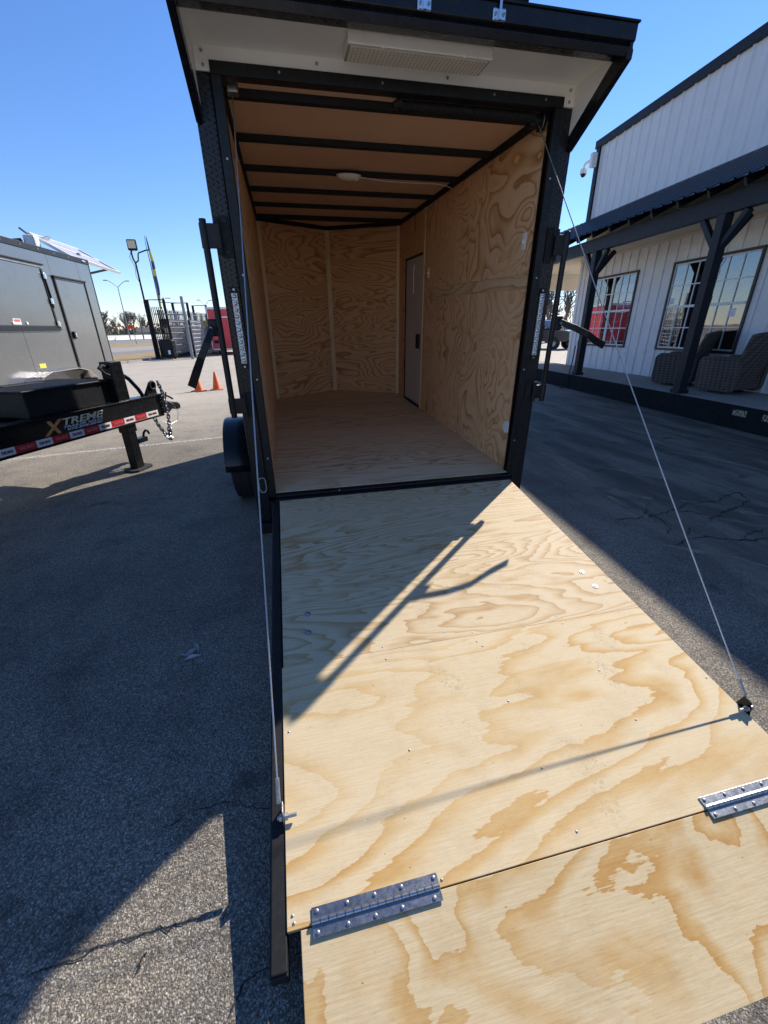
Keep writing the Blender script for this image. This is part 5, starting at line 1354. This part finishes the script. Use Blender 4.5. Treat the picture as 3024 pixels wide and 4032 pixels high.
# small house far off
q = far(*r10(560, 1170), 140); hs = thing('far_house', 'small pale house with grey roof far beyond the highway', 'house', (q.x, q.y, 0), (0, 0, .3)); hs.scale = (.5, .5, .6)
MB().box(-4, 4, -3, 3, 0, 2.6).build('wall', 'far_wall', hs); MB().prism([(-3.4, 2.6), (3.4, 2.6), (0, 4.4)], 0, -4.3, 4.3).build('roof', 'far_roof', hs)
for xx in (-2, 1.5): MB().box(xx, xx + 1.0, -3.03, -3.001, 1.0, 2.0).build('window', 'tinted', hs)

# ---- seen through the gap by the right post: tree, brush, wires, pickup
g4 = lambda a, b: (2130 + .2034 * a, 1000 + .2034 * b)
q = far(*g4(150, 1500), 46); bare_tree((q.x, q.y, 0), 1.25, 0, .4, 'bare tree seen between trailer post and shop wall, left one', 'bare trees beyond the shop')
q = far(*g4(520, 1500), 52); bare_tree((q.x, q.y, 0), 1.25, 1, 2.0, 'bare tree seen beside the shop wall corner', 'bare trees beyond the shop')
bm3 = MB(); D0 = far(*g4(-500, 1500), 62); D1 = far(*g4(1200, 1500), 62); D0.z = D1.z = 0
for k in range(2600):
    p = D0.lerp(D1, random.random()) + Vector((random.uniform(-2, 2), random.uniform(-2, 2), random.random() ** 1.5 * 3.6)); r_ = random.uniform(.02, .09)
    d = Vector((random.gauss(0, .6), random.gauss(0, .6), 1)).normalized() * random.uniform(.4, 1.2); s_ = Vector((random.uniform(-1, 1), random.uniform(-1, 1), 0)) * r_
    bm3.quad(p - s_, p + s_, p + d)
tag(bm3.build('roadside_brush', 'brush'), 'brown brush behind the black pickup', 'brush', kind='stuff')
pw = thing('power_lines', 'thin dark power lines crossing the gap beside the shop', 'power line', tuple(far(*g4(-400, 1500), 44).xy) + (0,))
og = Vector(pw.location)
for k, (a, b) in enumerate(((640, 530), (850, 800), (895, 858), (938, 895), (970, 935))):
    p0, p1 = far(*g4(100, a), 44), far(*g4(760, b), 44); d = p1 - p0; p0 = p0 - d * 3; p1 = p1 + d * 2
    MB().tube([p0 - og, p1 - og], .018, 5).build('wire', 'black_flat', pw)
MB().cyl((0, 0, 0), (0, 0, 10), .15, .1, n=8).build('pole', 'bark', pw, True)
# pickup
hv = Vector((.45, -.893)); TK = thing('pickup_truck', 'black pickup truck parked beyond the shop, half hidden by the lock rod', 'truck', (17.2, 26.25, 0), (0, 0, math.atan2(hv.y, hv.x)))
def tb_(name, mat, x0, x1, y0, y1, z0, z1, par=TK, bevel=.03): return MB().box(x0, x1, y0, y1, z0, z1).build(name, mat, par, False, bevel, 3)
body = MB().prism([(-2.85, .50), (2.60, .50), (2.75, .62), (2.75, 1.02), (2.62, 1.16), (1.30, 1.24), (-.95, 1.24), (-.95, 1.22), (-2.85, 1.22)], 1, -.96, .96).build('body', 'truck_paint', TK, bevel=.06, seg=3)
MB().prism([(1.20, 1.235), (.45, 1.86), (-.75, 1.90), (-.98, 1.235)], 1, -.82, .82).build('cab', 'truck_paint', TK, bevel=.06, seg=3)
MB().hexa([(1.17, -.72, 1.27), (1.17, .72, 1.27), (1.19, .72, 1.28), (1.19, -.72, 1.28), (.50, -.64, 1.80), (.50, .64, 1.80), (.53, .64, 1.81), (.53, -.64, 1.81)]).build('windscreen', 'tinted', TK)
for s in (-1, 1):
    MB().prism([(1.05, 1.28), (.45, 1.79), (-.65, 1.82), (-.80, 1.28)], 1, *sorted((s * .815, s * .828))).build('side_window', 'tinted', TK)
    tb_('headlight', 'chrome', 2.70, 2.765, *sorted((s * .62, s * .90)), .90, 1.02)
    tb_('mirror', 'truck_paint', .95, 1.10, *sorted((s * .97, s * 1.18)), 1.28, 1.44)
    for xx in (1.70, -1.75):
        wv = MB().lathe([(.22, -.13), (.37, -.13), (.40, -.09), (.40, .09), (.37, .13), (.22, .13)], ax='y', n=28).build('wheel', 'rubber', TK, True); wv.location = (xx, s * .86, .402)
        MB().lathe([(.0, s * .08), (.2, s * .10), (.225, s * .125)], ax='y', n=24).build('rim', 'steel_dark', wv, True)
for k in range(4): tb_('grille_bar', 'steel_dark' if k % 2 else 'black_flat', 2.74, 2.775, -.58, .58, .70 + k * .085, .755 + k * .085, bevel=.008)
tb_('bumper', 'black_flat', 2.60, 2.86, -.94, .94, .42, .62); tb_('plate', 'print_white', 2.861, 2.868, -.15, .15, .47, .58, bevel=0)
